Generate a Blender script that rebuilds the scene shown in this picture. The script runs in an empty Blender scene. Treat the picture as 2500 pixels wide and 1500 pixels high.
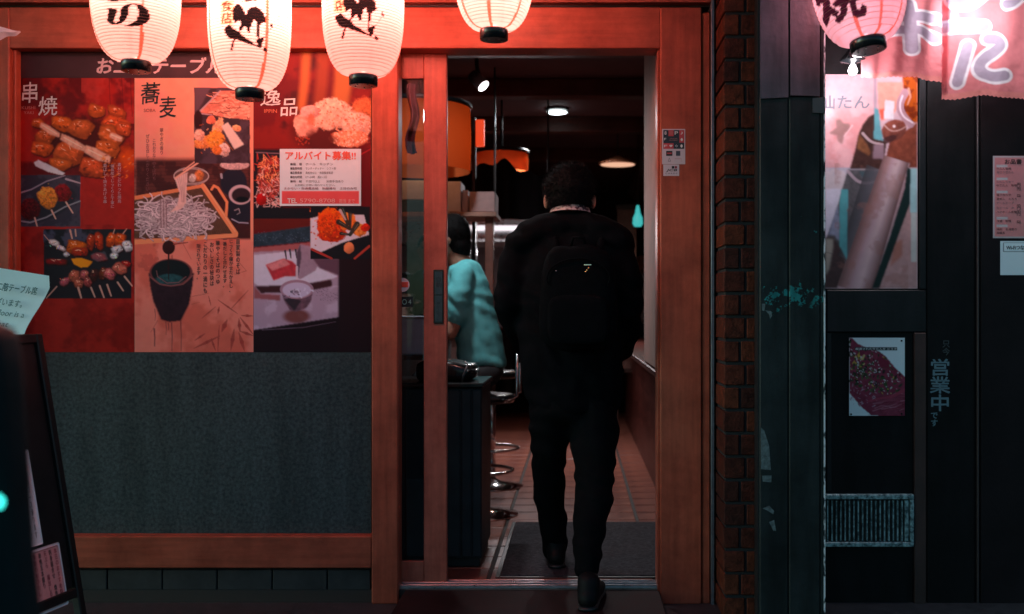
import bpy, bmesh, math, random
import numpy as np
from mathutils import Vector, Matrix

# ------------------------------------------------------------------ camera, world, light, exposure
SC = bpy.context.scene
COL = SC.collection
R = math.radians
CAM_D, CAM_Z, PPM = 4.0, 1.09, 620.0          # metres to the shop front, eye height, photo pixels per metre there
VX, VY = 1408.0, 765.0                        # vanishing point of the lines that run into the shop

cam_data = bpy.data.cameras.new('camera')
cam = bpy.data.objects.new('camera', cam_data)
COL.objects.link(cam)
cam.location = (0, -CAM_D, CAM_Z)
cam.rotation_euler = (R(90), 0, 0)
cam_data.sensor_width = 36.0
cam_data.lens = 36.0 * PPM * CAM_D / 2500.0
cam_data.shift_x = -(VX - 1250.0) / 2500.0
cam_data.shift_y = (VY - 750.0) / 2500.0
cam_data.clip_start = 0.05
cam_data.clip_end = 500
cam_data.dof.use_dof = True
cam_data.dof.focus_distance = CAM_D
cam_data.dof.aperture_fstop = 2.0
SC.camera = cam

world = bpy.data.worlds.new('World')
SC.world = world
world.use_nodes = True
wn, wl = world.node_tree.nodes, world.node_tree.links
wn.clear()
w_out = wn.new('ShaderNodeOutputWorld')
w_bg = wn.new('ShaderNodeBackground')
w_sky = wn.new('ShaderNodeTexSky')
w_sky.sky_type = 'NISHITA'
w_sky.sun_disc = False
w_sky.sun_elevation = R(13)
w_sky.sun_rotation = R(-110)
w_tint = wn.new('ShaderNodeMix')
w_tint.data_type = 'RGBA'
w_tint.blend_type = 'MULTIPLY'
w_tint.inputs[0].default_value = 1.0
w_tint.inputs[7].default_value = (0.48, 0.84, 1.0, 1)
wl.new(w_sky.outputs[0], w_tint.inputs[6])
wl.new(w_tint.outputs[2], w_bg.inputs[0])
wl.new(w_bg.outputs[0], w_out.inputs[0])
w_bg.inputs[1].default_value = 0.120

sun_data = bpy.data.lights.new('street_light', 'SUN')
sun_data.energy = 0.55
sun_data.angle = R(25)
sun_data.color = (0.55, 0.92, 1.0)
sun = bpy.data.objects.new('street_light', sun_data)
COL.objects.link(sun)
sun.rotation_euler = Vector((0.93, 0.30, -0.20)).to_track_quat('-Z', 'Y').to_euler()
sun.location = (-8, -6, 4)

SC.render.engine = 'CYCLES'
SC.cycles.use_denoising = True
SC.cycles.max_bounces = 8
SC.cycles.transparent_max_bounces = 16
SC.cycles.sample_clamp_indirect = 4.0
SC.cycles.caustics_reflective = False
SC.cycles.caustics_refractive = False
SC.view_settings.view_transform = 'Standard'
SC.view_settings.look = 'None'
SC.view_settings.exposure = 0.0
SC.view_settings.gamma = 1.0
SC.view_settings.use_curve_mapping = False

# ------------------------------------------------------------------ helpers
rnd = random.Random(7)

def at(px, py, Y=0.0):
    """the point at depth Y that the photograph shows at pixel (px, py)"""
    s = PPM * CAM_D / (CAM_D + Y)
    return Vector(((px - VX) / s, Y, CAM_Z - (py - VY) / s))

def lin(r, g, b):
    f = lambda v: (v / 255 / 12.92) if v / 255 <= 0.04045 else ((v / 255 + 0.055) / 1.055) ** 2.4
    return (f(r), f(g), f(b))

ROOT = {}

def tag(o, label=None, cat=None, group=None, kind=None):
    if label: o['label'] = label
    if cat: o['category'] = cat
    if group: o['group'] = group
    if kind: o['kind'] = kind
    return o

def thing(name, label, cat, loc=(0, 0, 0), group=None, rot=(0, 0, 0), kind=None):
    o = bpy.data.objects.new(name, None)
    o.empty_display_size = 0.1
    COL.objects.link(o)
    o.location = loc
    o.rotation_euler = rot
    ROOT[o.name] = Vector(loc)
    return tag(o, label, cat, group, kind)

def link(name, me, m, parent=None):
    o = bpy.data.objects.new(name, me)
    COL.objects.link(o)
    if m is not None:
        me.materials.append(m)
    if parent is not None:
        o.parent = parent
        ROOT[o.name] = ROOT.get(parent.name, Vector((0, 0, 0)))
    else:
        ROOT[o.name] = Vector((0, 0, 0))
    return o

class MB:
    """collects shapes and links them as one mesh object"""
    def __init__(self):
        self.v, self.f, self.sm = [], [], []

    def raw(self, vs, fs, smooth=False):
        n = len(self.v)
        self.v += [Vector(p) for p in vs]
        self.f += [tuple(i + n for i in f) for f in fs]
        self.sm += [smooth] * len(fs)
        return self

    def box(self, x0, x1, y0, y1, z0, z1, bev=0.0):
        if x1 < x0: x0, x1 = x1, x0
        if z1 < z0: z0, z1 = z1, z0
        if y1 < y0: y0, y1 = y1, y0
        if bev <= 0:
            vs = [(x, y, z) for x in (x0, x1) for y in (y0, y1) for z in (z0, z1)]
            fs = [(0, 1, 3, 2), (4, 6, 7, 5), (0, 4, 5, 1), (2, 3, 7, 6), (0, 2, 6, 4), (1, 5, 7, 3)]
            return self.raw(vs, fs)
        bm = bmesh.new()
        bmesh.ops.create_cube(bm, size=1)
        for v in bm.verts:
            v.co = Vector(((x0 + x1) / 2 + v.co.x * (x1 - x0), (y0 + y1) / 2 + v.co.y * (y1 - y0), (z0 + z1) / 2 + v.co.z * (z1 - z0)))
        bmesh.ops.bevel(bm, geom=bm.edges[:], offset=bev, segments=1, affect='EDGES', profile=0.5)
        return self.bm(bm)

    def pbox(self, px0, py0, px1, py1, Y0, Y1, bev=0.0):
        """box whose front face (at Y0) covers the given rectangle of the photograph"""
        a, b = at(px0, py0, Y0), at(px1, py1, Y0)
        return self.box(a.x, b.x, Y0, Y1, b.z, a.z, bev)

    def bm(self, bm, smooth=False):
        bm.verts.index_update()
        self.raw([v.co.copy() for v in bm.verts], [[v.index for v in f.verts] for f in bm.faces], smooth)
        bm.free()
        return self

    def lathe(self, prof, c=(0, 0, 0), n=32, axis='Z', smooth=True, caps=True):
        c = Vector(c)
        vs, fs = [], []
        for r, h in prof:
            for k in range(n):
                a = 2 * math.pi * k / n
                p = {'Z': (r * math.cos(a), r * math.sin(a), h), 'Y': (r * math.cos(a), h, r * math.sin(a)),
                     'X': (h, r * math.cos(a), r * math.sin(a))}[axis]
                vs.append(c + Vector(p))
        for i in range(len(prof) - 1):
            for k in range(n):
                fs.append((i * n + k, i * n + (k + 1) % n, (i + 1) * n + (k + 1) % n, (i + 1) * n + k))
        self.raw(vs, fs, smooth)
        if caps:
            m = len(self.v) - len(vs)
            self.f += [tuple(m + k for k in range(n))[::-1], tuple(m + (len(prof) - 1) * n + k for k in range(n))]
            self.sm += [False, False]
        return self

    def tube(self, pts, r, n=8, smooth=True):
        pts = [Vector(p) for p in pts]
        rs = r if isinstance(r, (list, tuple)) else [r] * len(pts)
        vs, fs = [], []
        up = Vector((0, 0, 1))
        for i, p in enumerate(pts):
            d = (pts[min(i + 1, len(pts) - 1)] - pts[max(i - 1, 0)]).normalized()
            u = d.cross(up)
            if u.length < 1e-3: u = d.cross(Vector((1, 0, 0)))
            u.normalize()
            w = d.cross(u)
            for k in range(n):
                a = 2 * math.pi * k / n
                vs.append(p + rs[i] * (math.cos(a) * u + math.sin(a) * w))
        for i in range(len(pts) - 1):
            for k in range(n):
                fs.append((i * n + k, i * n + (k + 1) % n, (i + 1) * n + (k + 1) % n, (i + 1) * n + k))
        fs += [tuple(range(n))[::-1], tuple((len(pts) - 1) * n + k for k in range(n))]
        return self.raw(vs, fs, smooth)

    def prism(self, pts, Y0, Y1):
        """outline given as photograph pixels at depth Y0, extruded to Y1"""
        n = len(pts)
        a = [at(x, y, Y0) for x, y in pts]
        vs = a + [Vector((p.x, Y1, p.z)) for p in a]
        fs = [tuple(range(n)), tuple(range(2 * n - 1, n - 1, -1))]
        fs += [(i, n + i, n + (i + 1) % n, (i + 1) % n) for i in range(n)]
        return self.raw(vs, fs)

    def build(self, name, m, parent=None, local=False):
        off = Vector((0, 0, 0)) if local else ROOT.get(parent.name, Vector((0, 0, 0))) if parent is not None else Vector((0, 0, 0))
        me = bpy.data.meshes.new(name)
        me.from_pydata([tuple(p - off) for p in self.v], [], self.f)
        me.polygons.foreach_set('use_smooth', self.sm)
        bm = bmesh.new(); bm.from_mesh(me)
        bmesh.ops.recalc_face_normals(bm, faces=bm.faces)
        bm.to_mesh(me); bm.free()
        me.update()
        return link(name, me, m, parent)

def solo(mb, name, m, label, cat, group=None):
    """a thing that is a single mesh, with its origin at its own centre"""
    o = mb.build(name, m)
    c = sum((v.co for v in o.data.vertices), Vector()) / len(o.data.vertices)
    for v in o.data.vertices: v.co -= c
    o.location = c
    ROOT[o.name] = c
    return tag(o, label, cat, group)

# ------------------------------------------------------------------ materials
MATS = {}

def mat(name, col, rough=0.6, metal=0.0, var=0.0, scale=8.0, bump=0.0, bscale=60.0, stretch=(1, 1, 1), spec=0.5, col2=None, coat=0.0, ramp=(0.35, 0.65), detail=5.0):
    if name in MATS: return MATS[name]
    m = bpy.data.materials.new(name)
    m.use_nodes = True
    n, l = m.node_tree.nodes, m.node_tree.links
    b = n['Principled BSDF']
    b.inputs['Roughness'].default_value = rough
    b.inputs['Metallic'].default_value = metal
    b.inputs['Specular IOR Level'].default_value = spec
    b.inputs['Coat Weight'].default_value = coat
    b.inputs['Base Color'].default_value = (*col, 1)
    tc = n.new('ShaderNodeTexCoord')
    mp = n.new('ShaderNodeMapping')
    mp.inputs['Scale'].default_value = stretch
    l.new(tc.outputs['Object'], mp.inputs[0])
    if var > 0 or col2:
        tx = n.new('ShaderNodeTexNoise')
        tx.inputs['Scale'].default_value = scale
        tx.inputs['Detail'].default_value = detail
        tx.inputs['Roughness'].default_value = 0.62
        l.new(mp.outputs[0], tx.inputs['Vector'])
        rp = n.new('ShaderNodeValToRGB')
        rp.color_ramp.elements[0].position, rp.color_ramp.elements[1].position = ramp
        c2 = col2 or tuple(c * (1 - var) for c in col)
        rp.color_ramp.elements[0].color = (*c2, 1)
        rp.color_ramp.elements[1].color = (*(col if col2 else tuple(min(1, c * (1 + var * 0.6)) for c in col)), 1)
        l.new(tx.outputs[0], rp.inputs[0])
        l.new(rp.outputs[0], b.inputs['Base Color'])
        mr = n.new('ShaderNodeMapRange')
        mr.inputs[3].default_value = max(0.05, rough - 0.1)
        mr.inputs[4].default_value = min(1, rough + 0.12)
        l.new(tx.outputs[0], mr.inputs[0])
        l.new(mr.outputs[0], b.inputs['Roughness'])
    if bump > 0:
        t2 = n.new('ShaderNodeTexNoise')
        t2.inputs['Scale'].default_value = bscale
        t2.inputs['Detail'].default_value = 4
        l.new(mp.outputs[0], t2.inputs['Vector'])
        bp = n.new('ShaderNodeBump')
        bp.inputs['Strength'].default_value = bump
        bp.inputs['Distance'].default_value = 0.004
        l.new(t2.outputs[0], bp.inputs['Height'])
        l.new(bp.outputs[0], b.inputs['Normal'])
    MATS[name] = m
    return m

def wood(name, col, axis, dark=0.72, rough=0.42):
    """varnished timber with grain along the given axis"""
    if name in MATS: return MATS[name]
    st = {'X': (0.9, 14, 14), 'Z': (14, 14, 0.9), 'Y': (14, 0.9, 14)}[axis]
    m = mat(name, col, rough, 0, 0.30, 3.2, 0.12, 26, st, 0.22, col2=tuple(c * dark for c in col), ramp=(0.30, 0.62), detail=8)
    # age: blotchy darkening and dull, handled patches
    n, l = m.node_tree.nodes, m.node_tree.links
    b = n['Principled BSDF']
    src = b.inputs['Base Color'].links[0].from_socket
    tc = n.new('ShaderNodeTexCoord')
    t = n.new('ShaderNodeTexNoise'); t.inputs['Scale'].default_value = 5.5; t.inputs['Detail'].default_value = 9; t.inputs['Roughness'].default_value = 0.68
    l.new(tc.outputs['Object'], t.inputs['Vector'])
    rp = n.new('ShaderNodeValToRGB')
    rp.color_ramp.elements[0].position, rp.color_ramp.elements[1].position = 0.34, 0.60
    rp.color_ramp.elements[0].color, rp.color_ramp.elements[1].color = (0.62, 0.58, 0.58, 1), (1, 1, 1, 1)
    l.new(t.outputs[0], rp.inputs[0])
    mx = n.new('ShaderNodeMix'); mx.data_type = 'RGBA'; mx.blend_type = 'MULTIPLY'; mx.inputs[0].default_value = 1
    l.new(src, mx.inputs[6]); l.new(rp.outputs[0], mx.inputs[7]); l.new(mx.outputs[2], b.inputs['Base Color'])
    return m

def emit(name, col, strength):
    m = bpy.data.materials.new(name)
    m.use_nodes = True
    n, l = m.node_tree.nodes, m.node_tree.links
    b = n['Principled BSDF']
    b.inputs['Base Color'].default_value = (0.05, 0.05, 0.05, 1)
    b.inputs['Emission Color'].default_value = (*col, 1)
    b.inputs['Emission Strength'].default_value = strength
    return m

def glass(name, tint=(0.9, 0.95, 0.95), refl=0.9, rough=0.02):
    m = bpy.data.materials.new(name)
    m.use_nodes = True
    n, l = m.node_tree.nodes, m.node_tree.links
    n.clear()
    o = n.new('ShaderNodeOutputMaterial')
    mx = n.new('ShaderNodeMixShader')
    t = n.new('ShaderNodeBsdfTransparent'); t.inputs[0].default_value = (*tint, 1)
    g = n.new('ShaderNodeBsdfGlossy'); g.inputs['Roughness'].default_value = rough
    fr = n.new('ShaderNodeFresnel'); fr.inputs[0].default_value = 1.45
    mu = n.new('ShaderNodeMath'); mu.operation = 'MULTIPLY'; mu.inputs[1].default_value = refl
    l.new(fr.outputs[0], mu.inputs[0]); l.new(mu.outputs[0], mx.inputs[0])
    l.new(t.outputs[0], mx.inputs[1]); l.new(g.outputs[0], mx.inputs[2]); l.new(mx.outputs[0], o.inputs[0])
    return m

def printed(name, rough=0.4, spec=0.4, grain=0.10, gscale=500):
    """printed sheet: the colours of the print sit in the mesh's colour attribute, the paper adds a fine grain"""
    m = bpy.data.materials.new(name)
    m.use_nodes = True
    n, l = m.node_tree.nodes, m.node_tree.links
    b = n['Principled BSDF']
    b.inputs['Roughness'].default_value = rough
    b.inputs['Specular IOR Level'].default_value = spec
    a = n.new('ShaderNodeAttribute'); a.attribute_name = 'print'
    tc = n.new('ShaderNodeTexCoord')
    t = n.new('ShaderNodeTexNoise'); t.inputs['Scale'].default_value = gscale; t.inputs['Detail'].default_value = 2
    l.new(tc.outputs['Object'], t.inputs['Vector'])
    mr = n.new('ShaderNodeMapRange'); mr.inputs[3].default_value = 1 - grain; mr.inputs[4].default_value = 1 + grain
    l.new(t.outputs[0], mr.inputs[0])
    mu = n.new('ShaderNodeMix'); mu.data_type = 'RGBA'; mu.blend_type = 'MULTIPLY'; mu.inputs[0].default_value = 1
    l.new(a.outputs['Color'], mu.inputs[6]); l.new(mr.outputs[0], mu.inputs[7])
    l.new(mu.outputs[2], b.inputs['Base Color'])
    return m

def sheer(name, transp=0.5, transl=0.75, attr=True, col=(1, 0.8, 0.7)):
    """paper or cloth that a lamp behind it shines through"""
    m = bpy.data.materials.new(name)
    m.use_nodes = True
    n, l = m.node_tree.nodes, m.node_tree.links
    n.clear()
    o = n.new('ShaderNodeOutputMaterial')
    a = n.new('ShaderNodeAttribute'); a.attribute_name = 'print'
    tr = n.new('ShaderNodeBsdfTranslucent'); di = n.new('ShaderNodeBsdfDiffuse'); tp = n.new('ShaderNodeBsdfTransparent')
    for s in (tr, di, tp):
        if attr: l.new(a.outputs['Color'], s.inputs[0])
        else: s.inputs[0].default_value = (*col, 1)
    m1 = n.new('ShaderNodeMixShader'); m1.inputs[0].default_value = transl
    l.new(di.outputs[0], m1.inputs[1]); l.new(tr.outputs[0], m1.inputs[2])
    m2 = n.new('ShaderNodeMixShader'); m2.inputs[0].default_value = transp
    l.new(m1.outputs[0], m2.inputs[1]); l.new(tp.outputs[0], m2.inputs[2])
    l.new(m2.outputs[0], o.inputs[0])
    return m

WOOD = (0.50, 0.105, 0.058)
wood_x = wood('wood_grain_x', WOOD, 'X')
wood_z = wood('wood_grain_z', WOOD, 'Z')
wood_dark = mat('wood_dark', (0.055, 0.022, 0.018), 0.5, 0, 0.4, 6)
black_paint = mat('black_paint', (0.012, 0.013, 0.015), 0.45, 0, 0.3, 20, 0.1, 90)
black_gloss = mat('black_gloss', (0.010, 0.011, 0.013), 0.22, 0, 0.2, 30)
steel = mat('steel', (0.55, 0.56, 0.58), 0.28, 1.0, 0.2, 30)
chrome = mat('chrome', (0.8, 0.8, 0.82), 0.12, 1.0)
ink_black = mat('ink_black', (0.012, 0.012, 0.014), 0.6)
ink_white = mat('ink_white', (0.80, 0.76, 0.76), 0.6)
ink_red = mat('ink_red', (0.80, 0.10, 0.06), 0.6)
ink_grey = mat('ink_grey', (0.10, 0.09, 0.11), 0.6)
ink_teal = mat('ink_teal', (0.02, 0.12, 0.11), 0.6)

# ------------------------------------------------------------------ lettering
def glyphs(s, bold=0.0, vertical=False, gap=1.0, shear=0.0):
    """flat mesh of the words, as (verts Nx2, tris)"""
    cu = bpy.data.curves.new('words', 'FONT')
    cu.body = '\n'.join(s) if vertical else s
    cu.shear = shear
    cu.resolution_u = 3
    cu.space_line = gap
    if vertical: cu.align_x = 'CENTER'
    else: cu.space_character = gap
    o = bpy.data.objects.new('words', cu)
    COL.objects.link(o)
    dg = bpy.context.evaluated_depsgraph_get()
    me = bpy.data.meshes.new_from_object(o.evaluated_get(dg))
    bpy.data.objects.remove(o); bpy.data.curves.remove(cu)
    v = np.array([(p.co.x, p.co.y) for p in me.vertices])
    f = [tuple(p.vertices) for p in me.polygons]
    bpy.data.meshes.remove(me)
    return v, f

def write(s, box, Y, m, parent, bold=0.0, vertical=False, rough=0.0, tilt=0.0, name='lettering', gap=1.0, shear=0.0, M=None, flip=False):
    """the words, fitted to a rectangle of the photograph at depth Y (or, with M, to a rectangle in the plane M)"""
    v, f = glyphs(s, bold, vertical, gap, shear)
    lo, hi = v.min(0), v.max(0)
    u = (v - lo) / np.maximum(hi - lo, 1e-6)
    if rough > 0:
        r = np.random.RandomState(len(s) + len(v))
        u += np.stack([np.sin(u[:, 1] * 31 + u[:, 0] * 17), np.sin(u[:, 0] * 29 + u[:, 1] * 23)], 1) * rough + r.normal(0, rough * 0.35, u.shape)
    x0, y0, x1, y1 = box
    nc = max(1, len(s)) if vertical else 1
    em = min(abs(x1 - x0), abs(y1 - y0)) if not vertical else abs(x1 - x0)
    px = x0 + u[:, 0] * (x1 - x0)
    py = y1 - u[:, 1] * (y1 - y0)
    if tilt:
        cx, cy = (x0 + x1) / 2, (y0 + y1) / 2
        c_, s_ = math.cos(tilt), math.sin(tilt)
        px, py = cx + (px - cx) * c_ - (py - cy) * s_, cy + (px - cx) * s_ + (py - cy) * c_
    mb = MB()
    e_ = bold * em * 0.8
    for k, (ox, oy) in enumerate(((0, 0), (e_, e_ * .5), (-e_, -e_ * .5), (-e_ * .5, e_), (e_ * .5, -e_)) if bold > 0.008 else ((0, 0),)):
        if M is None: vs = [at(a, b, Y - 0.00006 * k) for a, b in zip(px + ox, py + oy)]
        else: vs = [M @ Vector((a, b, 0.00006 * k)) for a, b in zip(px + ox, py + oy)]
        mb.raw(vs, f)
    return mb.build(name, m, parent)

def glyph_mask(s, box, bold=0.0, vertical=False, shear=0.0):
    """function (X, Y) -> bool, True where the words' ink lies, for painting on curved paper"""
    v, f = glyphs(s, bold, vertical, 1.0, shear)
    lo, hi = v.min(0), v.max(0)
    u = (v - lo) / (hi - lo)
    x0, y0, x1, y1 = box
    P = np.stack([x0 + u[:, 0] * (x1 - x0), y1 - u[:, 1] * (y1 - y0)], 1)
    tris = []
    for q in f:
        for k in range(1, len(q) - 1): tris.append((q[0], q[k], q[k + 1]))
    T = P[np.array(tris)]
    def g(X, Y):
        out = np.zeros(X.shape, bool)
        for a, b, c in T:
            mnx, mxx = min(a[0], b[0], c[0]), max(a[0], b[0], c[0])
            mny, mxy = min(a[1], b[1], c[1]), max(a[1], b[1], c[1])
            s_ = (X >= mnx) & (X <= mxx) & (Y >= mny) & (Y <= mxy) & ~out
            if not s_.any(): continue
            x, y = X[s_], Y[s_]
            d1 = (x - b[0]) * (a[1] - b[1]) - (a[0] - b[0]) * (y - b[1])
            d2 = (x - c[0]) * (b[1] - c[1]) - (b[0] - c[0]) * (y - c[1])
            d3 = (x - a[0]) * (c[1] - a[1]) - (c[0] - a[0]) * (y - a[1])
            out[s_] = ~(((d1 < 0) | (d2 < 0) | (d3 < 0)) & ((d1 > 0) | (d2 > 0) | (d3 > 0)))
        return out
    e_ = bold * abs(x1 - x0) * 0.8
    if bold <= 0: return g
    return lambda X, Y: g(X, Y) | g(X + e_, Y) | g(X - e_, Y) | g(X, Y + e_) | g(X, Y - e_)

# ------------------------------------------------------------------ printing pictures onto sheets
def vnoise(X, Y, scale, seed=0, octaves=4):
    out = np.zeros(X.shape); amp, tot = 1.0, 0.0
    for o in range(octaves):
        r = np.random.RandomState(seed * 31 + o)
        L = r.rand(64, 64)
        x, y = X / scale + 11.3 * o, Y / scale + 7.7 * o
        xi, yi = np.floor(x).astype(int), np.floor(y).astype(int)
        fx, fy = x - xi, y - yi
        fx, fy = fx * fx * (3 - 2 * fx), fy * fy * (3 - 2 * fy)
        g = lambda a, b: L[(yi + b) % 64, (xi + a) % 64]
        out += amp * ((g(0, 0) * (1 - fx) + g(1, 0) * fx) * (1 - fy) + (g(0, 1) * (1 - fx) + g(1, 1) * fx) * fy)
        tot += amp; amp *= 0.55; scale *= 0.5
    return out / tot

def sstep(a, b, x):
    t = np.clip((x - a) / (b - a), 0, 1)
    return t * t * (3 - 2 * t)

def in_poly(X, Y, pts):
    out = np.zeros(X.shape, bool)
    n = len(pts)
    for i in range(n):
        (x1, y1), (x2, y2) = pts[i], pts[(i + 1) % n]
        if y1 == y2: continue
        c = ((Y < y1) != (Y < y2)) & (X < (x2 - x1) * (Y - y1) / (y2 - y1) + x1)
        out ^= c
    return out

def chaikin(p):
    out = [p[0]]
    for (a, b), (c, d) in zip(p[:-1], p[1:]):
        out += [(a * .75 + c * .25, b * .75 + d * .25), (a * .25 + c * .75, b * .25 + d * .75)]
    return out + [p[-1]]

class Sheet:
    """a printed picture, painted in photograph pixels"""
    def __init__(self, x0, y0, x1, y1, step, base):
        self.nx, self.ny = int(round((x1 - x0) / step)) + 1, int(round((y1 - y0) / step)) + 1
        self.step = step
        self.X, self.Y = np.meshgrid(np.linspace(x0, x1, self.nx), np.linspace(y0, y1, self.ny))
        self.C = np.empty((self.ny, self.nx, 3)); self.C[:] = base
        self.box = (x0, y0, x1, y1)
        self.k = 0
        self.clip = None

    def win(self, x0, y0, x1, y1):
        if self.clip:
            x0, y0, x1, y1 = max(x0, self.clip[0]), max(y0, self.clip[1]), min(x1, self.clip[2]), min(y1, self.clip[3])
        bx0, by0 = self.box[0], self.box[1]
        i0 = max(0, int(math.floor((x0 - bx0) / self.step))); i1 = min(self.nx, int(math.ceil((x1 - bx0) / self.step)) + 1)
        j0 = max(0, int(math.floor((y0 - by0) / self.step))); j1 = min(self.ny, int(math.ceil((y1 - by0) / self.step)) + 1)
        return slice(j0, max(j0, j1)), slice(i0, max(i0, i1))

    def put(self, w, a, col):
        a = a[..., None]
        c = np.asarray(col)
        self.C[w] = self.C[w] * (1 - a) + c * a

    def rect(self, x0, y0, x1, y1, col, soft=0.0, a=1.0):
        w = self.win(x0 - soft, y0 - soft, x1 + soft, y1 + soft)
        X, Y = self.X[w], self.Y[w]
        s = soft or 0.6
        m = sstep(x0 - s, x0 + s, X) * (1 - sstep(x1 - s, x1 + s, X)) * sstep(y0 - s, y0 + s, Y) * (1 - sstep(y1 - s, y1 + s, Y))
        self.put(w, m * a, col)

    def poly(self, pts, col, a=1.0, soft=0, tex=0.0):
        xs, ys = [p[0] for p in pts], [p[1] for p in pts]
        w = self.win(min(xs) - 4 - soft, min(ys) - 4 - soft, max(xs) + 4 + soft, max(ys) + 4 + soft)
        X, Y = self.X[w], self.Y[w]
        if X.size == 0: return
        m = in_poly(X, Y, pts).astype(float)
        for _ in range(1 + int(soft)):
            p = np.pad(m, 1, 'edge')
            m = (p[1:-1, 1:-1] * 2 + p[:-2, 1:-1] + p[2:, 1:-1] + p[1:-1, :-2] + p[1:-1, 2:]) / 6
        c = np.asarray(col) * np.ones(X.shape + (3,))
        if tex: c = c * (1 - tex + 2 * tex * vnoise(X, Y, 9, self.k + 3))[..., None]
        self.k += 1
        self.put(w, m * a, c)

    def ell(self, cx, cy, rx, ry, col, rot=0.0, soft=0.15, a=1.0, rough=0.0, lump=12.0, light=0.0, tex=0.0, tscale=7.0):
        rr = max(rx, ry) * (1 + soft + rough)
        w = self.win(cx - rr, cy - rr, cx + rr, cy + rr)
        X, Y = self.X[w], self.Y[w]
        if X.size == 0: return
        c_, s_ = math.cos(rot), math.sin(rot)
        u = ((X - cx) * c_ + (Y - cy) * s_) / rx
        v = (-(X - cx) * s_ + (Y - cy) * c_) / ry
        d = np.sqrt(u * u + v * v)
        self.k += 1
        if rough: d = d + rough * 2 * (vnoise(X, Y, lump, self.k) - 0.5)
        m = 1 - sstep(1 - soft, 1 + soft * 0.3, d)
        c = np.asarray(col) * np.ones(X.shape + (3,))
        if light: c = c * np.clip(1 + light * (-(X - cx) / rx * 0.45 - (Y - cy) / ry * 0.8), 0.15, 3)[..., None]
        if tex: c = c * (1 + tex * 2.4 * (vnoise(X, Y, tscale, self.k + 50) - 0.5))[..., None]
        self.put(w, m * a, np.clip(c, 0, 0.95))

    def line(self, pts, w0, col, w1=None, a=1.0, soft=0.8, sm=0):
        for _ in range(sm): pts = chaikin(pts)
        w1 = w0 if w1 is None else w1
        xs, ys = [p[0] for p in pts], [p[1] for p in pts]
        e = max(w0, w1) + soft + 1
        w = self.win(min(xs) - e, min(ys) - e, max(xs) + e, max(ys) + e)
        X, Y = self.X[w], self.Y[w]
        if X.size == 0: return
        m = np.zeros(X.shape)
        n = len(pts) - 1
        for i in range(n):
            (x1, y1), (x2, y2) = pts[i], pts[i + 1]
            L = max((x2 - x1) ** 2 + (y2 - y1) ** 2, 1e-9)
            t = np.clip(((X - x1) * (x2 - x1) + (Y - y1) * (y2 - y1)) / L, 0, 1)
            d = np.hypot(X - x1 - t * (x2 - x1), Y - y1 - t * (y2 - y1))
            hw = (w0 + (w1 - w0) * (i + t) / n) / 2
            m = np.maximum(m, 1 - sstep(hw - soft, hw + soft, d))
        self.put(w, m * a, col)

    def rod(self, p0, p1, w0, w1, cols, a=1.0):
        """a rounded bar of the picture: colours run across its width"""
        d = Vector((p1[0] - p0[0], p1[1] - p0[1])); d.normalize(); q = Vector((-d.y, d.x))
        N = 22
        for k in range(N):
            t = (k + .5) / N; i = t * (len(cols) - 1); j = min(int(i), len(cols) - 2); f = i - j
            c = [cols[j][m] * (1 - f) + cols[j + 1][m] * f for m in range(3)]
            o0, o1 = (t - .5) * w0, (t - .5) * w1
            self.line([(p0[0] + q.x * o0, p0[1] + q.y * o0), (p1[0] + q.x * o1, p1[1] + q.y * o1)], w0 / N * 1.5, c, w1 / N * 1.5, a, 1.2)

    def chunk(self, cx, cy, rx, ry, col, rot=0.0, seed=0):
        """an irregular grilled piece: angular outline, glossy top, charred underside"""
        r = np.random.RandomState(seed)
        n = 9
        pts = []
        for k in range(n):
            t = 2 * math.pi * k / n + r.uniform(-.25, .25); g = r.uniform(.78, 1.12)
            x, y = rx * g * math.copysign(abs(math.cos(t)) ** .7, math.cos(t)), ry * g * math.copysign(abs(math.sin(t)) ** .7, math.sin(t))
            pts.append((cx + x * math.cos(rot) - y * math.sin(rot), cy + x * math.sin(rot) + y * math.cos(rot)))
        self.poly([(x + 1.6, y + 3.2) for x, y in pts], (0.05, 0.010, 0.010), .9, 2)
        self.poly(pts, tuple(k * .62 for k in col), 1, 1, .45)
        self.poly([(cx + (x - cx) * .8 - rx * .08, cy + (y - cy) * .62 - ry * .22) for x, y in pts], col, .9, 3, .35)
        for _ in range(9):
            a_, g = r.rand() * 6.283, r.uniform(.1, .85)
            self.ell(cx + rx * g * math.cos(a_), cy + ry * g * math.sin(a_) * .9, r.uniform(1.5, rx * .28), r.uniform(1, ry * .2), (0.10, 0.02, 0.015) if r.rand() < .5 else tuple(min(.9, k * 1.35 + .03) for k in col), rot + r.normal(0, .5), .7, .65)
        for _ in range(4):
            self.ell(cx - rx * r.uniform(-.2, .5), cy - ry * r.uniform(.25, .65), r.uniform(1.4, rx * .22), r.uniform(.8, 1.8), (0.93, 0.66, 0.52), rot + r.normal(0, .4), .8, .75)

    def grade(self, g=1.28, k=1.22, sat=1.12):
        """print contrast and saturation"""
        c = np.clip(self.C, 0, 1) ** g * k
        m = c.mean(-1, keepdims=True)
        self.C = np.clip(m + (c - m) * sat, 0.004, 0.90)

    def blur(self, n=1):
        for _ in range(n):
            p = np.pad(self.C, ((1, 1), (1, 1), (0, 0)), 'edge')
            self.C = (p[1:-1, 1:-1] * 2 + p[:-2, 1:-1] + p[2:, 1:-1] + p[1:-1, :-2] + p[1:-1, 2:]) / 6

    def mottle(self, box, cols, scale, lo=0.4, hi=0.6, seed=1, a=1.0):
        w = self.win(*box)
        X, Y = self.X[w], self.Y[w]
        m = sstep(lo, hi, vnoise(X, Y, scale, seed))
        self.put(w, m * a, cols)

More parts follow.
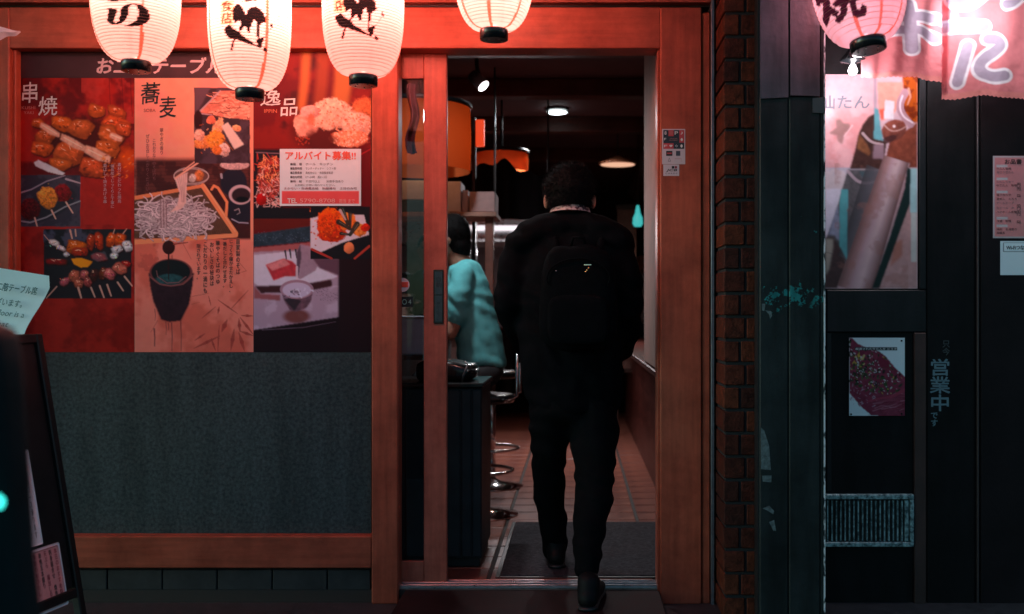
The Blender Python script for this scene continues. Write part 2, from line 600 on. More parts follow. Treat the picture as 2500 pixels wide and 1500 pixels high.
    def shade(self, box, amount, scale, seed=5):
        w = self.win(*box)
        X, Y = self.X[w], self.Y[w]
        self.C[w] = np.clip(self.C[w] * (1 + amount * 2 * (vnoise(X, Y, scale, seed) - 0.5))[..., None], 0, 0.95)

    def mesh(self, name, m, Y, parent=None, bend=None, M=None):
        nx, ny = self.nx, self.ny
        s = PPM * CAM_D / (CAM_D + Y)
        co = np.empty((ny * nx, 3))
        co[:, 0] = (self.X.ravel() - VX) / s
        co[:, 1] = Y
        co[:, 2] = CAM_Z - (self.Y.ravel() - VY) / s
        if bend is not None: co = bend(co, self.X.ravel(), self.Y.ravel())
        off = ROOT.get(parent.name, Vector()) if parent is not None else Vector(co.mean(0))
        co -= np.array(off)
        return grid_mesh(name, co, nx, ny, self.C.reshape(-1, 3), m, parent, off)

def grid_mesh(name, co, nx, ny, C, m, parent, off, wrap=False, smooth=True):
    me = bpy.data.meshes.new(name)
    j, i = np.meshgrid(np.arange(ny - 1), np.arange(nx if wrap else nx - 1), indexing='ij')
    i2 = (i + 1) % nx
    q = np.stack([j * nx + i, (j + 1) * nx + i, (j + 1) * nx + i2, j * nx + i2], -1).reshape(-1, 4)
    nf = len(q)
    me.vertices.add(len(co)); me.loops.add(nf * 4); me.polygons.add(nf)
    me.vertices.foreach_set('co', co.ravel().astype(np.float32))
    me.loops.foreach_set('vertex_index', q.ravel().astype(np.int32))
    me.polygons.foreach_set('loop_start', np.arange(0, nf * 4, 4, dtype=np.int32))
    me.polygons.foreach_set('use_smooth', np.full(nf, smooth))
    me.update(calc_edges=True)
    if C is not None:
        at_ = me.attributes.new('print', 'FLOAT_COLOR', 'POINT')
        at_.data.foreach_set('color', np.concatenate([np.clip(C, 0, 1), np.ones((len(co), 1))], 1).ravel().astype(np.float32))
    me.validate()
    o = link(name, me, m, parent)
    if parent is None:
        o.location = off
        ROOT[o.name] = Vector(off)
    return o
# ------------------------------------------------------------------ ground and room
GZ = -0.055
asphalt = mat('asphalt', (0.045, 0.043, 0.046), 0.55, 0, 0.4, 30, 0.6, 220)
street = MB().box(-25, 25, -30, 0.02, GZ - 0.2, GZ).build('street', asphalt)
tag(street, kind='structure')
step_mat = mat('step_stone', (0.024, 0.009, 0.009), 0.8, 0, 0.35, 12, 0.3, 120, spec=0.12)
tag(MB().box(at(985, 0, 0).x, at(1612, 0, 0).x, -0.42, 0.03, GZ, -0.008, 0.006).build('door_step', step_mat), kind='structure')

grout = mat('floor_grout', (0.03, 0.02, 0.018), 0.8)
floor = tag(MB().box(-2.6, 2.2, 0.022, 9.0, -0.1, -0.006).build('interior_floor', grout), kind='structure')
tile_m = mat('floor_tile', (0.26, 0.080, 0.050), 0.32, 0, 0.35, 9, 0.25, 60, col2=(0.14, 0.042, 0.034))
tile_row, tile_col = 0.204, 0.682
tile_me = None
for r_ in range(34):
    for c_ in range(5):
        x0 = -0.363 + (c_ - 2) * tile_col
        y0 = 0.14 + r_ * tile_row
        if y0 > 7: continue
        if tile_me is None:
            o = MB().box(-tile_col / 2 + 0.009, tile_col / 2 - 0.009, -tile_row / 2 + 0.004, tile_row / 2 - 0.004, -0.006, 0.0, 0.002).build('tile', tile_m, floor, True)
            tile_me = o.data
        else:
            o = link('tile', tile_me, None, floor)
        o.location = (x0 + tile_col / 2, y0 + tile_row / 2, rnd.uniform(-0.0006, 0.0006))

room_wall = mat('room_wall', (0.10, 0.055, 0.045), 0.7, 0, 0.3, 4)
room_dark = mat('room_dark', (0.030, 0.022, 0.024), 0.8, 0, 0.3, 5)
cream_wall = mat('cream_wall', (0.33, 0.20, 0.17), 0.75, 0, 0.15, 12, 0.15, 150)
tag(MB().box(-2.6, 2.2, 0.13, 9.0, 2.62, 2.75).build('interior_ceiling', mat('ceiling_paint', (0.13, 0.075, 0.085), 0.8, 0, .2, 4)), kind='structure')
tag(MB().box(-2.7, -2.6, 0.13, 9.0, -0.1, 2.75).build('interior_wall_left', room_dark), kind='structure')
tag(MB().box(2.2, 2.3, 0.13, 9.0, -0.1, 2.75).build('interior_wall_right', room_wall), kind='structure')
tag(MB().box(-2.7, 2.3, 9.0, 9.1, -0.1, 2.75).build('interior_wall_back', room_dark), kind='structure')

# ------------------------------------------------------------------ shop front
front = thing('restaurant_facade', 'red brown timber restaurant front with speckled lower panel around the menu window', 'facade', (-0.6, 0, GZ))
MB().pbox(22, 18, 1612, 118, 0.0, 0.12, 0.003).build('header_beam', wood_x, front)
MB().pbox(-700, 18, 22, 1475, -0.004, 0.12, 0.004).build('corner_post', wood_z, front)
MB().pbox(23, 119, 38, 1308, 0.02, 0.10, 0.003).build('window_stop', wood_z, front)
MB().pbox(907, 118.8, 972, 1476, -0.002, 0.085, 0.005).build('mullion_post', wood_z, front)
MB().pbox(1612, 18, 1713, 1476, -0.003, 0.14, 0.004).build('door_post', wood_z, front)
MB().pbox(1605, 119, 1611.5, 1450, 0.02, 0.13, 0.002).build('door_stop', wood_z, front)
MB().pbox(1714, 30, 1735, 1476, 0.004, 0.14, 0.006).build('edge_board', wood_z, front)
MB().pbox(38, 1310, 906.5, 1388, 0.0, 0.10, 0.004).build('bottom_rail', wood_x, front)
panel_m = mat('speckled_panel', (0.088, 0.112, 0.116), 0.6, 0, 0, 75, 0.3, 120, (1, 1, 1), 0.2, col2=(0.020, 0.032, 0.036), ramp=(0.28, 0.78), detail=4)
def weathered(m, lo=0.62):
    """streaks and blotches of dirt over a finished surface"""
    n, l = m.node_tree.nodes, m.node_tree.links
    b = n['Principled BSDF']; src = b.inputs['Base Color'].links[0].from_socket
    tc = n.new('ShaderNodeTexCoord'); mp = n.new('ShaderNodeMapping'); mp.inputs['Scale'].default_value = (7, 7, 1.1)
    l.new(tc.outputs['Object'], mp.inputs[0])
    t = n.new('ShaderNodeTexNoise'); t.inputs['Scale'].default_value = 1.6; t.inputs['Detail'].default_value = 8; t.inputs['Roughness'].default_value = .62
    l.new(mp.outputs[0], t.inputs['Vector'])
    rp = n.new('ShaderNodeValToRGB'); rp.color_ramp.elements[0].position, rp.color_ramp.elements[1].position = .36, .58
    rp.color_ramp.elements[0].color, rp.color_ramp.elements[1].color = (lo, lo, lo, 1), (1, 1, 1, 1)
    l.new(t.outputs[0], rp.inputs[0])
    mx = n.new('ShaderNodeMix'); mx.data_type = 'RGBA'; mx.blend_type = 'MULTIPLY'; mx.inputs[0].default_value = 1
    l.new(src, mx.inputs[6]); l.new(rp.outputs[0], mx.inputs[7]); l.new(mx.outputs[2], b.inputs['Base Color'])
weathered(panel_m, 0.70)
MB().pbox(36, 861, 906, 1309.5, 0.055, 0.10).build('infill_panel', panel_m, front)
MB().pbox(36, 119, 906, 860.5, 0.062, 0.10).build('window_board', wood_dark, front)
base_m = mat('base_tile', (0.030, 0.024, 0.027), 0.45, 0, 0.3, 14, 0.2, 70)
MB().pbox(-700, 1388.6, 907, 1480, 0.045, 0.10).build('base_backing', mat('base_grout', (0.045, 0.06, 0.06), 0.8), front)
xs = [-140, -6, 128, 262, 396.5, 530, 664.5, 799, 906]
for i in range(len(xs) - 1):
    MB().pbox(xs[i] + 1.6, 1391, xs[i + 1] - 1.6, 1477, 0.030 + rnd.uniform(0, 0.002), 0.05, 0.003).build('tile', base_m, front)
MB().pbox(-700, -300, 1735, 6, -0.01, 0.14).build('upper_wall', wood('wood_upper', (0.36, 0.08, 0.05), 'X'), front)
MB().pbox(-700, 6.5, 1735, 17.5, 0.03, 0.14).build('shadow_gap', black_paint, front)
MB().pbox(-700, 1477.5, 985, 1500, 0.025, 0.12).build('base_kerb', base_m, front)
# aluminium door track on the sill
track_m = mat('track_aluminium', (0.45, 0.46, 0.48), 0.3, 1.0, 0.2, 40)
tr = MB()
xa, xb = at(974, 0, 0.07).x, at(1612, 0, 0.07).x
tr.box(xa, xb, 0.032, 0.128, -0.008, 0.001)
for y in (0.045, 0.085, 0.12): tr.box(xa, xb, y - 0.003, y + 0.003, 0.001, 0.009, 0.001)
tr.build('door_track', track_m, front)

eave_m = wood('wood_eave', (0.20, 0.07, 0.04), 'X')
solo(MB().box(at(-1500, 0, 0).x, at(1735, 0, 0).x, -1.0, -0.012, 2.66, 2.74), 'eave', eave_m, 'wooden eave projecting over the lantern row above the restaurant front', 'eave')

# ------------------------------------------------------------------ sliding door
DY = 0.088
door = thing('sliding_door', 'narrow glazed timber sliding door slid half open beside the menu window', 'door', (at(1000, 0, DY).x, DY, 0.0))
sx = wood('wood_door', (0.58, 0.150, 0.10), 'Z')
MB().pbox(1034.5, 131, 1091, 1436, DY, DY + 0.032, 0.003).build('stile', sx, door)
MB().pbox(900, 131, 978.5, 1436, DY, DY + 0.032, 0.003).build('stile', sx, door)
MB().pbox(978.8, 131, 1034.2, 192, DY + 0.001, DY + 0.031, 0.002).build('top_rail', sx, door)
MB().pbox(978.8, 1371, 1034.2, 1436, DY + 0.001, DY + 0.031, 0.002).build('bottom_rail', sx, door)
MB().pbox(978.8, 192.3, 1034.2, 1370.7, DY + 0.014, DY + 0.019).build('pane', glass('door_glass', (0.85, 0.90, 0.92), 0.8), door)
hm = mat('handle_plate', (0.045, 0.065, 0.075), 0.35, 0.3, 0.2, 50)
h = MB().pbox(1058, 659, 1083, 791, DY - 0.004, DY - 0.0005, 0.002).build('handle', black_gloss, door)
MB().pbox(1061.5, 664, 1079.5, 719, DY - 0.0055, DY - 0.0042, 0.0006).build('handle_inset', hm, h)
MB().pbox(1061.5, 722, 1079.5, 786, DY - 0.0055, DY - 0.0042, 0.0006).build('handle_inset', hm, h)
write('自動', (1064, 676, 1077, 702), DY - 0.006, ink_black, h, 0.01, True)
write('押してください', (1067, 738, 1074, 782), DY - 0.006, ink_black, h, 0.01, True)

# stickers on the door glass
GYD = DY + 0.0135
s1 = thing('round_sticker', 'round white sticker with a red bar on the door glass', 'sticker', at(984, 696, GYD))
bm = MB(); c = at(983, 696, GYD)
bm.lathe([(17 / 605, -0.0006), (17 / 605, 0.0)], c, 32, 'Y'); bm.build('sticker_disc', mat('sticker_white', (0.75, 0.74, 0.78), 0.5), s1)
MB().pbox(979.5, 689, 996, 702, GYD - 0.0014, GYD - 0.0007).build('red_bar', ink_red, s1)
s2 = thing('number_sticker', 'small black sticker with pale green ring and figure under the round sticker', 'sticker', at(993, 737, GYD))
MB().pbox(979.5, 725, 1008, 750, GYD - 0.0008, GYD).build('sticker_sheet', black_paint, s2)
write('○', (982, 731, 993, 744), GYD - 0.0014, mat('pale_green', (0.35, 0.6, 0.5), 0.5), s2, 0.02)
write('4', (997, 732, 1004, 743), GYD - 0.0014, mat('pale_green', (0.35, 0.6, 0.5), 0.5), s2, 0.02)

# ------------------------------------------------------------------ menu posters
PY = 0.058
paper = printed('poster_print', 0.5, 0.14, 0.06)
K = 3.533
def ca(x, y): return (x / K, 180 + y / K)
def ca2(x, y): return (x / K, 540 + y / K)
def cb(x, y): return (300 + x / K, 180 + y / K)
def cb2(x, y): return (300 + x / K, 540 + y / K)
def cc(x, y): return (600 + x / K, 180 + y / K)
def cc2(x, y): return (600 + x / K, 480 + y / K)
rs = np.random.RandomState(3)

# header strip
sh = Sheet(38, 124, 618.4, 190.4, 2.0, (0.060, 0.028, 0.034))
sh.shade((0, 0, 900, 300), 0.25, 60)
hd = sh.mesh('menu_header', paper, PY)
tag(hd, 'dark plum header strip with pink brush lettering above the menu posters', 'sign')
write('お二階テーブル', (236, 141, 545, 181), PY - 0.0012, mat('ink_pink', (0.74, 0.50, 0.52), 0.6), hd, 0.035, rough=0.003, shear=0.15)

# --- skewer poster
sh = Sheet(39, 191, 327.6, 860, 1.6, (0.38, 0.052, 0.046))
sh.mottle((39, 191, 328, 430), (0.16, 0.022, 0.026), 60, 0.42, 0.62, 2)
sh.mottle((200, 191, 328, 300), (0.46, 0.09, 0.08), 40, 0.45, 0.6, 9, 0.7)
for x in (266, 297, 318): sh.line([(x, 191), (x + 5, 285)], 1.5, (0.10, 0.015, 0.02), a=0.7)
sh.mottle((39, 550, 328, 860), (0.27, 0.035, 0.032), 50, 0.4, 0.6, 4)
sh.shade((39, 191, 328, 860), 0.16, 14, 7)
sh.clip = (40, 191, 327, 436)
sh.ell(*ca(720, 600), 125, 78, (0.10, 0.018, 0.018), 0.25, 0.4, 1.0, 0.2)
sh.ell(*ca(1090, 740), 34, 40, (0.66, 0.15, 0.05), -0.5, 0.8, 0.8, 0.35)
for k, (x, y, rx, ry, rt) in enumerate([(330, 430, 60, 40, .3), (830, 320, 80, 55, .4), (540, 430, 95, 66, .2), (1010, 330, 90, 45, .4), (390, 545, 84, 66, .5), (700, 480, 112, 96, .3), (1000, 430, 116, 70, .2), (360, 650, 92, 70, .2), (960, 540, 132, 90, .5), (590, 690, 132, 104, .6), (920, 640, 112, 70, .3), (790, 810, 118, 90, .2), (520, 780, 92, 56, .3), (1070, 480, 70, 60, .1)]):
    sh.chunk(*ca(x, y), rx / K * 1.05, ry / K * 1.05, (0.54 + rs.rand() * .14, 0.14 + rs.rand() * .06, 0.075), rt, 100 + k)
for k, (x, y, rx, ry, rt) in enumerate([(430, 490, 100, 30, .55), (630, 600, 125, 36, .5), (840, 700, 125, 44, .45), (1000, 550, 60, 28, .4)]):
    c_, s_ = math.cos(rt), math.sin(rt)
    pts = [(x + u * c_ - v * s_, y + u * s_ + v * c_) for u, v in ((-rx, -ry * .7), (-rx * .3, -ry), (rx * .9, -ry * .8), (rx, ry * .4), (rx * .2, ry), (-rx * .9, ry * .7))]
    sh.poly([ca(*q) for q in pts], (0.76, 0.46, 0.37), .95, 1, .3)
    sh.line([ca(x - rx * .7 * c_ , y - rx * .7 * s_ - 6), ca(x + rx * .7 * c_, y + rx * .7 * s_ - 6)], 3, (0.90, 0.70, 0.60), 2, .7)
sh.poly([ca(290, 770), ca(330, 745), ca(450, 800), ca(560, 860), ca(540, 880), ca(420, 850), ca(310, 800)], (0.70, 0.66, 0.70), 1, 0, 0.12)
for _ in range(60):
    x, y = rs.uniform(880, 1150), rs.uniform(690, 900)
    sh.ell(*ca(x, y), rs.uniform(2, 7), rs.uniform(1, 3), [(0.9, 0.30, 0.10), (0.25, 0.05, 0.04), (0.55, 0.25, 0.18)][rs.randint(3)], rs.uniform(-.9, -.3), 0.7, 0.6)
sh.clip = (45, 428, 195, 553)
sh.rect(45, 428, 195, 553, (0.065, 0.055, 0.082))
sh.mottle((45, 428, 195, 553), (0.10, 0.09, 0.12), 26, 0.45, 0.6, 12, 0.8)
sh.ell(*ca(420, 1130), 74, 34, (0.045, 0.045, 0.062), -0.42, 0.08)
sh.line([ca(170, 1030), ca(270, 1000), ca(400, 930), ca(560, 880)], 4, (0.42, 0.36, 0.42), 2.5, 0.9)
sh.line([ca(160, 1270), ca(260, 1285), ca(400, 1240), ca(560, 1150), ca(690, 1100)], 4, (0.34, 0.34, 0.38), 3, 0.9)
sh.line([ca(570, 910), ca(690, 945)], 5, (0.5, 0.42, 0.48), 3, 0.9)
for (x, y, rx, ry, c_) in [(260, 1170, 95, 95, (0.12, 0.02, 0.025)), (540, 1030, 80, 80, (0.22, 0.025, 0.03)), (410, 1070, 88, 100, (0.66, 0.29, 0.10))]:
    sh.ell(*ca(x, y), rx / K, ry / K, c_, -.5, 0.15, 1, 0.15, 8, 0.4, 0.7, 4)
    for _ in range(16):
        sh.ell(*ca(x + rs.normal(0, rx * .4), y + rs.normal(0, ry * .4)), 2.6, 1.7, tuple(min(.9, k * rs.uniform(.5, 1.9)) for k in c_), rs.rand() * 3, .6, .8)
for (p, q) in [((300, 1245), (320, 1315)), ((445, 1180), (480, 1252)), ((570, 1110), (628, 1202))]:
    sh.line([ca(*p), ca(*q)], 4.2, (0.62, 0.42, 0.36), 3.4)
sh.clip = (107, 560, 321, 729)
sh.rect(107, 560, 321, 729, (0.030, 0.026, 0.036))
sh.mottle((107, 560, 240, 600), (0.10, 0.10, 0.15), 24, 0.4, 0.6, 15, 0.9)
def food(x, y, rx, ry, c_, rt=0.0, n=8):
    px, py = ca2(x, y)
    sh.ell(px + 2, py + 3, rx / K * 1.1, ry / K * 1.1, (0.012, 0.010, 0.014), rt, 0.3, 0.9)
    sh.chunk(px, py, rx / K, ry / K, c_, rt, int(x * 7 + y))
    for _ in range(n // 2):
        sh.ell(*ca2(x + rs.normal(0, rx * .45), y + rs.normal(0, ry * .45)), rs.uniform(1.2, 3), rs.uniform(.9, 2), tuple(min(.9, k * rs.uniform(.35, 2)) for k in c_), rs.rand() * 3, .7, .8)
for (x, y, rx, ry, c_, rt) in [(470, 190, 48, 26, (.78, .72, .74), .5), (525, 230, 48, 20, (.74, .6, .62), .5), (575, 285, 24, 20, (.7, .66, .7), -.6),
        (660, 220, 95, 62, (.62, .18, .05), .1), (690, 265, 80, 36, (.45, .07, .03), 0), (780, 180, 36, 82, (.38, .07, .03), .1), (850, 170, 38, 80, (.46, .08, .03), -.1),
        (960, 160, 40, 70, (.66, .15, .05), .35), (1035, 160, 46, 60, (.66, .15, .05), .4), (1010, 245, 50, 34, (.75, .72, .78), -.3), (1100, 215, 44, 52, (.78, .75, .80), -.4), (985, 300, 34, 26, (.7, .7, .76), 0),
        (490, 350, 105, 26, (.28, .03, .035), .05), (860, 310, 70, 34, (.34, .04, .04), .05), (1085, 370, 46, 30, (.42, .03, .03), 0), (560, 520, 55, 28, (.52, .16, .2), -.6),
        (640, 470, 44, 52, (.5, .17, .12), .3), (680, 540, 40, 42, (.52, .18, .13), .3), (730, 460, 40, 44, (.5, .16, .16), .35), (760, 525, 36, 44, (.46, .12, .12), .35),
        (810, 460, 34, 60, (.10, .03, .03), .35), (890, 450, 36, 60, (.18, .05, .03), .35), (950, 455, 54, 46, (.58, .2, .2), .5), (1030, 410, 64, 52, (.56, .2, .16), .6)]:
    food(x, y, rx, ry, c_, rt)
sh.poly([ca2(615, 325), ca2(700, 318), ca2(800, 350), ca2(760, 395), ca2(700, 402), ca2(640, 375)], (.80, .34, .04), 1, 0, 0.15)
sh.poly([ca2(785, 285), ca2(905, 262), ca2(935, 330), ca2(840, 352), ca2(800, 330)], (.20, .22, .27), .35)
for (p, q, w0) in [((490, 565), (400, 665), 4), ((675, 575), (700, 662), 7), ((785, 575), (818, 655), 6), ((860, 560), (897, 660), 6), ((925, 550), (958, 645), 6), ((1015, 530), (1062, 600), 6), ((1075, 480), (1140, 560), 6), ((605, 80), (622, 150), 6), ((650, 75), (655, 130), 5), ((975, 110), (990, 70), 3), ((1060, 110), (1095, 65), 3), ((380, 120), (440, 190), 2.5)]:
    sh.line([ca2(*p), ca2(*q)], w0 * .75, (0.62, 0.40, 0.34), w0 * .6, .95)
sh.clip = None
sh.grade()
skw = sh.mesh('menu_poster', paper, PY)
tag(skw, 'red poster of grilled chicken skewers with white brush characters', 'poster', 'menu posters on the window')
write('串', (53, 201, 91, 251), PY - 0.0012, ink_white, skw, 0.009, rough=0.013, tilt=-0.05, shear=0.12)
write('焼', (92, 236, 140, 282), PY - 0.0012, ink_white, skw, 0.009, rough=0.013, tilt=-0.05, shear=0.12)
ink_rose = mat('ink_rose', (0.52, 0.20, 0.18), 0.6)
write('KUSHI', (53, 260, 86, 267), PY - 0.0012, ink_rose, skw)
write('YAKI', (58, 272, 82, 279), PY - 0.0012, ink_rose, skw)
for x, t, y0, y1 in [(256, '香ばしく焼きあげる串', 400, 497), (274, '備長炭でじっくりと丁寧に', 402, 508), (291, '素材にこだわった焼鳥', 398, 496)]:
    write(t, (x - 4, y0, x + 5, y1), PY - 0.0012, mat('ink_lilac', (0.50, 0.33, 0.38), 0.6), skw, 0.0, True)

# --- soba poster
salmon = (0.80, 0.36, 0.31)
sh = Sheet(328.4, 191, 618.6, 860, 1.6, salmon)
sh.mottle((328, 191, 619, 395), (0.84, 0.40, 0.30), 90, 0.4, 0.65, 21, 0.8)
sh.rect(328, 388, 619, 600, (0.085, 0.030, 0.032), 9)
sh.mottle((328, 395, 619, 480), (0.16, 0.06, 0.055), 22, 0.45, 0.65, 5, 0.8)
for k in range(8): sh.line([(328, 402 + 9 * k), (619, 398 + 9 * k)], 1.2, (0.05, 0.018, 0.02), a=.5)
sh.rect(328, 584, 619, 861, (0.76, 0.31, 0.26), 4)
sh.mottle((328, 586, 619, 861), (0.62, 0.19, 0.15), 70, 0.45, 0.65, 8, 0.8)
sh.mottle((328, 586, 420, 660), (0.50, 0.15, 0.13), 18, 0.5, 0.65, 10, 0.7)
sh.shade((328, 191, 619, 860), 0.07, 20, 9)
# cups
for (cx, cy) in [(955, 900), (1015, 1130)]:
    sh.ell(*cb(cx, cy + 40), 120 / K, 130 / K, (0.035, 0.030, 0.050), 0, .12)
sh.ell(*cb(965, 790), 130 / K, 42 / K, (0.62, 0.44, 0.44), 0, .1, 1, .05, 8, .2, .3, 4)
sh.ell(*cb(1015, 1045), 105 / K, 88 / K, (0.60, 0.46, 0.50), 0, .1)
sh.ell(*cb(1020, 1050), 86 / K, 68 / K, (0.055, 0.030, 0.040), 0, .15)
sh.ell(*cb(1030, 1085), 60 / K, 26 / K, (0.015, 0.012, 0.018), 0, .3)
sh.line([cb(940, 1255), cb(1000, 1285), cb(1080, 1290)], 3, (0.40, 0.36, 0.44))
sh.line([cb(965, 1180), cb(1000, 1165), cb(1010, 1200), cb(985, 1215)], 3, (0.42, 0.36, 0.40), 2, .8)
sh.line([cb(848, 870), cb(852, 900)], 6, (0.42, 0.40, 0.46), 5, .9)
# glass dish
sh.ell(*cb(590, 885), 150 / K, 78 / K, (0.22, 0.12, 0.11), .05, .15, .8, .05)
for t in (0, .06): sh.line([cb(590 + 150 * math.cos(k * .25), 885 + (76 - t * 200) * math.sin(k * .25)) for k in range(26)], 2.2, (0.62, 0.50, 0.50), a=.7)
sh.ell(*cb(655, 880), 46 / K, 52 / K, (0.62, 0.24, 0.12), .2, .3, 1, .2, 6, .3, .5, 4)
sh.ell(*cb(600, 905), 34 / K, 40 / K, (0.66, 0.54, 0.52), .2, .3, .9, .2, 6, .3, .5, 4)
# tray
sh.poly([cb(95, 1090), cb(690, 975), cb(960, 1385), cb(95, 1420)], (0.155, 0.085, 0.062), 1, 0, .3)
for k in range(22): sh.line([cb(560 + 20 * k, 1000 + 22 * k * .8), cb(640 + 20 * k, 1390)], 1.0, (0.09, 0.045, 0.035), a=.5)
sh.line([cb(95, 1075), cb(690, 968)], 10, (0.72, 0.30, 0.18), 8)
sh.line([cb(690, 968), cb(972, 1380)], 12, (0.78, 0.33, 0.20), 13)
sh.line([cb(95, 1455), cb(975, 1395)], 12, (0.80, 0.35, 0.22), 10)
sh.line([cb(700, 960), cb(968, 1362)], 2, (0.92, 0.52, 0.36), 2, .8)
sh.line([cb(765, 1000), cb(785, 968), cb(820, 985), cb(898, 1110), cb(890, 1225)], 6, (0.76, 0.33, 0.20), 7)
# noodles
sh.ell(*cb(440, 1240), 330 / K, 172 / K, (0.30, 0.20, 0.23), 0, .12, 1, .10, 10)
for k in range(330):
    r_, a_ = math.sqrt(rs.rand()), rs.rand() * 6.283
    x, y = 440 + 335 * r_ * math.cos(a_), 1240 + 165 * r_ * math.sin(a_)
    th, cv, L = rs.rand() * 6.283, rs.normal(0, .5), rs.uniform(18, 34)
    pts = []
    for _ in range(6):
        pts.append(cb(x, y)); x += L * math.cos(th); y += L * math.sin(th) * .7; th += cv
    b_ = rs.uniform(.45, .80)
    sh.line([(p[0] + .8, p[1] + 1.5) for p in pts], 3.4, (0.20, 0.12, 0.15), a=.55)
    sh.line(pts, 3.0, (b_, b_ * .83, b_ * .88), 2.6, .95)
for k in range(5): sh.line([cb(325 + 12 * k, 1090), cb(330 + 12 * k, 1330)], 2.4, (0.55, 0.42, 0.44) if k % 2 else (.30, .2, .22), a=.9)
sh.poly([cb(448, 905), cb(560, 850), cb(552, 960), cb(545, 1120), cb(500, 1170), cb(400, 1200), cb(470, 1130), cb(488, 1030)], (0.74, 0.52, 0.50), 1, 0, .12)
for k in range(5): sh.line([cb(470 + 18 * k, 900 - 8 * k), cb(500 + 8 * k, 1010), cb(505 + 7 * k, 1110)], 1.3, (0.50, 0.30, 0.30), a=.7)
sh.line([cb(660, 762), cb(450, 905)], 4, (0.82, 0.46, 0.38), 5)
sh.line([cb(635, 750), cb(520, 835)], 3, (0.80, 0.44, 0.36), 3)
# tempura inset
sh.clip = (475, 215.5, 610, 397.5)
sh.rect(475, 215, 610, 398, (0.070, 0.042, 0.055))
sh.mottle((475, 215, 610, 398), (0.115, 0.075, 0.10), 30, .4, .6, 31, .9)
sh.poly([cb(620, 120), cb(760, 120), cb(640, 340), cb(620, 400)], (0.15, 0.095, 0.12), 1, 2)
sh.poly([cb(650, 340), cb(840, 150), cb(1115, 150), cb(1115, 400), cb(850, 375), cb(780, 352)], (0.66, 0.28, 0.22), 1, 0, .35)
for k in range(120):
    x, y = rs.uniform(760, 1110), rs.uniform(170, 380)
    if x - 650 < (350 - y) * .6: continue
    sh.line([cb(x, y), cb(x + rs.normal(0, 22), y + rs.normal(0, 9)), cb(x + rs.normal(0, 40), y + rs.normal(0, 12))], 2, (0.86, 0.48, 0.38) if rs.rand() < .7 else (0.22, 0.07, 0.06), a=.85)
sh.line([cb(655, 335), cb(840, 150)], 4, (0.50, 0.38, 0.42), 3)
sh.line([cb(665, 345), cb(770, 358)], 3, (0.50, 0.36, 0.42), 2)
sh.ell(*cb(650, 400), 40 / K, 90 / K, (0.05, 0.015, 0.02), 0, .2)
for (x, y, rx, ry, c_, rt) in [(820, 470, 45, 95, (.80, .42, .28), .35), (760, 400, 40, 40, (.75, .25, .18), 0), (700, 590, 90, 60, (.82, .33, .16), -.2), (800, 570, 80, 90, (.78, .34, .12), .2), (660, 530, 50, 50, (.84, .45, .38), 0), (870, 660, 55, 58, (.72, .48, .45), .3), (980, 470, 40, 30, (.80, .40, .25), .2), (810, 660, 50, 40, (.7, .24, .10), 0)]:
    sh.ell(*cb(x, y), rx / K, ry / K, c_, rt, .15, 1, .25, 5, .3, .5, 4)
sh.poly([cb(850, 455), cb(905, 420), cb(1045, 612), cb(962, 655)], (0.74, 0.60, 0.56), 1, 0, .08)
sh.line([cb(860, 560), cb(950, 660)], 4, (0.30, 0.12, 0.05), 2, .9)
for k in range(40):
    x, y = rs.uniform(640, 900), rs.uniform(430, 700)
    sh.ell(*cb(x, y), 2, 1.5, (.92, .60, .40) if rs.rand() < .5 else (.5, .15, .06), rs.rand() * 3, .6, .7)
sh.clip = None
sh.rect(611.5, 191, 619, 590, (0.88, 0.36, 0.28), .8)
# dipping bowl and ladle
sh.poly([cb2(222, 450), cb2(235, 560), cb2(262, 690), cb2(330, 850), cb2(400, 872), cb2(500, 860), cb2(572, 715), cb2(600, 560), cb2(612, 450)], (0.050, 0.026, 0.038), 1, 1, .25)
sh.ell(*cb2(415, 445), 190 / K, 122 / K, (0.20, 0.075, 0.080), 0, .06)
sh.ell(*cb2(413, 440), 172 / K, 108 / K, (0.020, 0.022, 0.028), 0, .06)
sh.ell(*cb2(405, 505), 128 / K, 52 / K, (0.045, 0.115, 0.13), 0, .25, 1, .05, 8, .2, .5, 6)
sh.line([cb2(290, 430), cb2(300, 480), cb2(380, 535), cb2(480, 530), cb2(545, 480)], 2, (0.32, 0.16, 0.17), a=.8)
sh.line([cb2(232, 480), cb2(320, 546), cb2(415, 560), cb2(520, 545), cb2(600, 470)], 3, (0.30, 0.14, 0.14), a=.8)
sh.ell(*cb2(395, 228), 56 / K, 62 / K, (0.060, 0.018, 0.020), 0, .08, 1, 0, 8, .3)
sh.line([cb2(440, 200), cb2(560, 185)], 4, (0.30, 0.08, 0.07), 2)
sh.line([cb2(395, 280), cb2(393, 400), cb2(395, 500)], 4, (0.045, 0.016, 0.02), 2.5)
for (x, y0, y1, w0) in [(275, 760, 860, 2), (270, 930, 1080, 4), (370, 870, 980, 2), (420, 880, 1120, 3), (498, 860, 1120, 3), (390, 880, 940, 2.5)]:
    sh.line([cb2(x, y0), cb2(x + 6, (y0 + y1) / 2), cb2(x + 3, y1)], w0, (0.22, 0.07, 0.08), w0 * .5, .75)
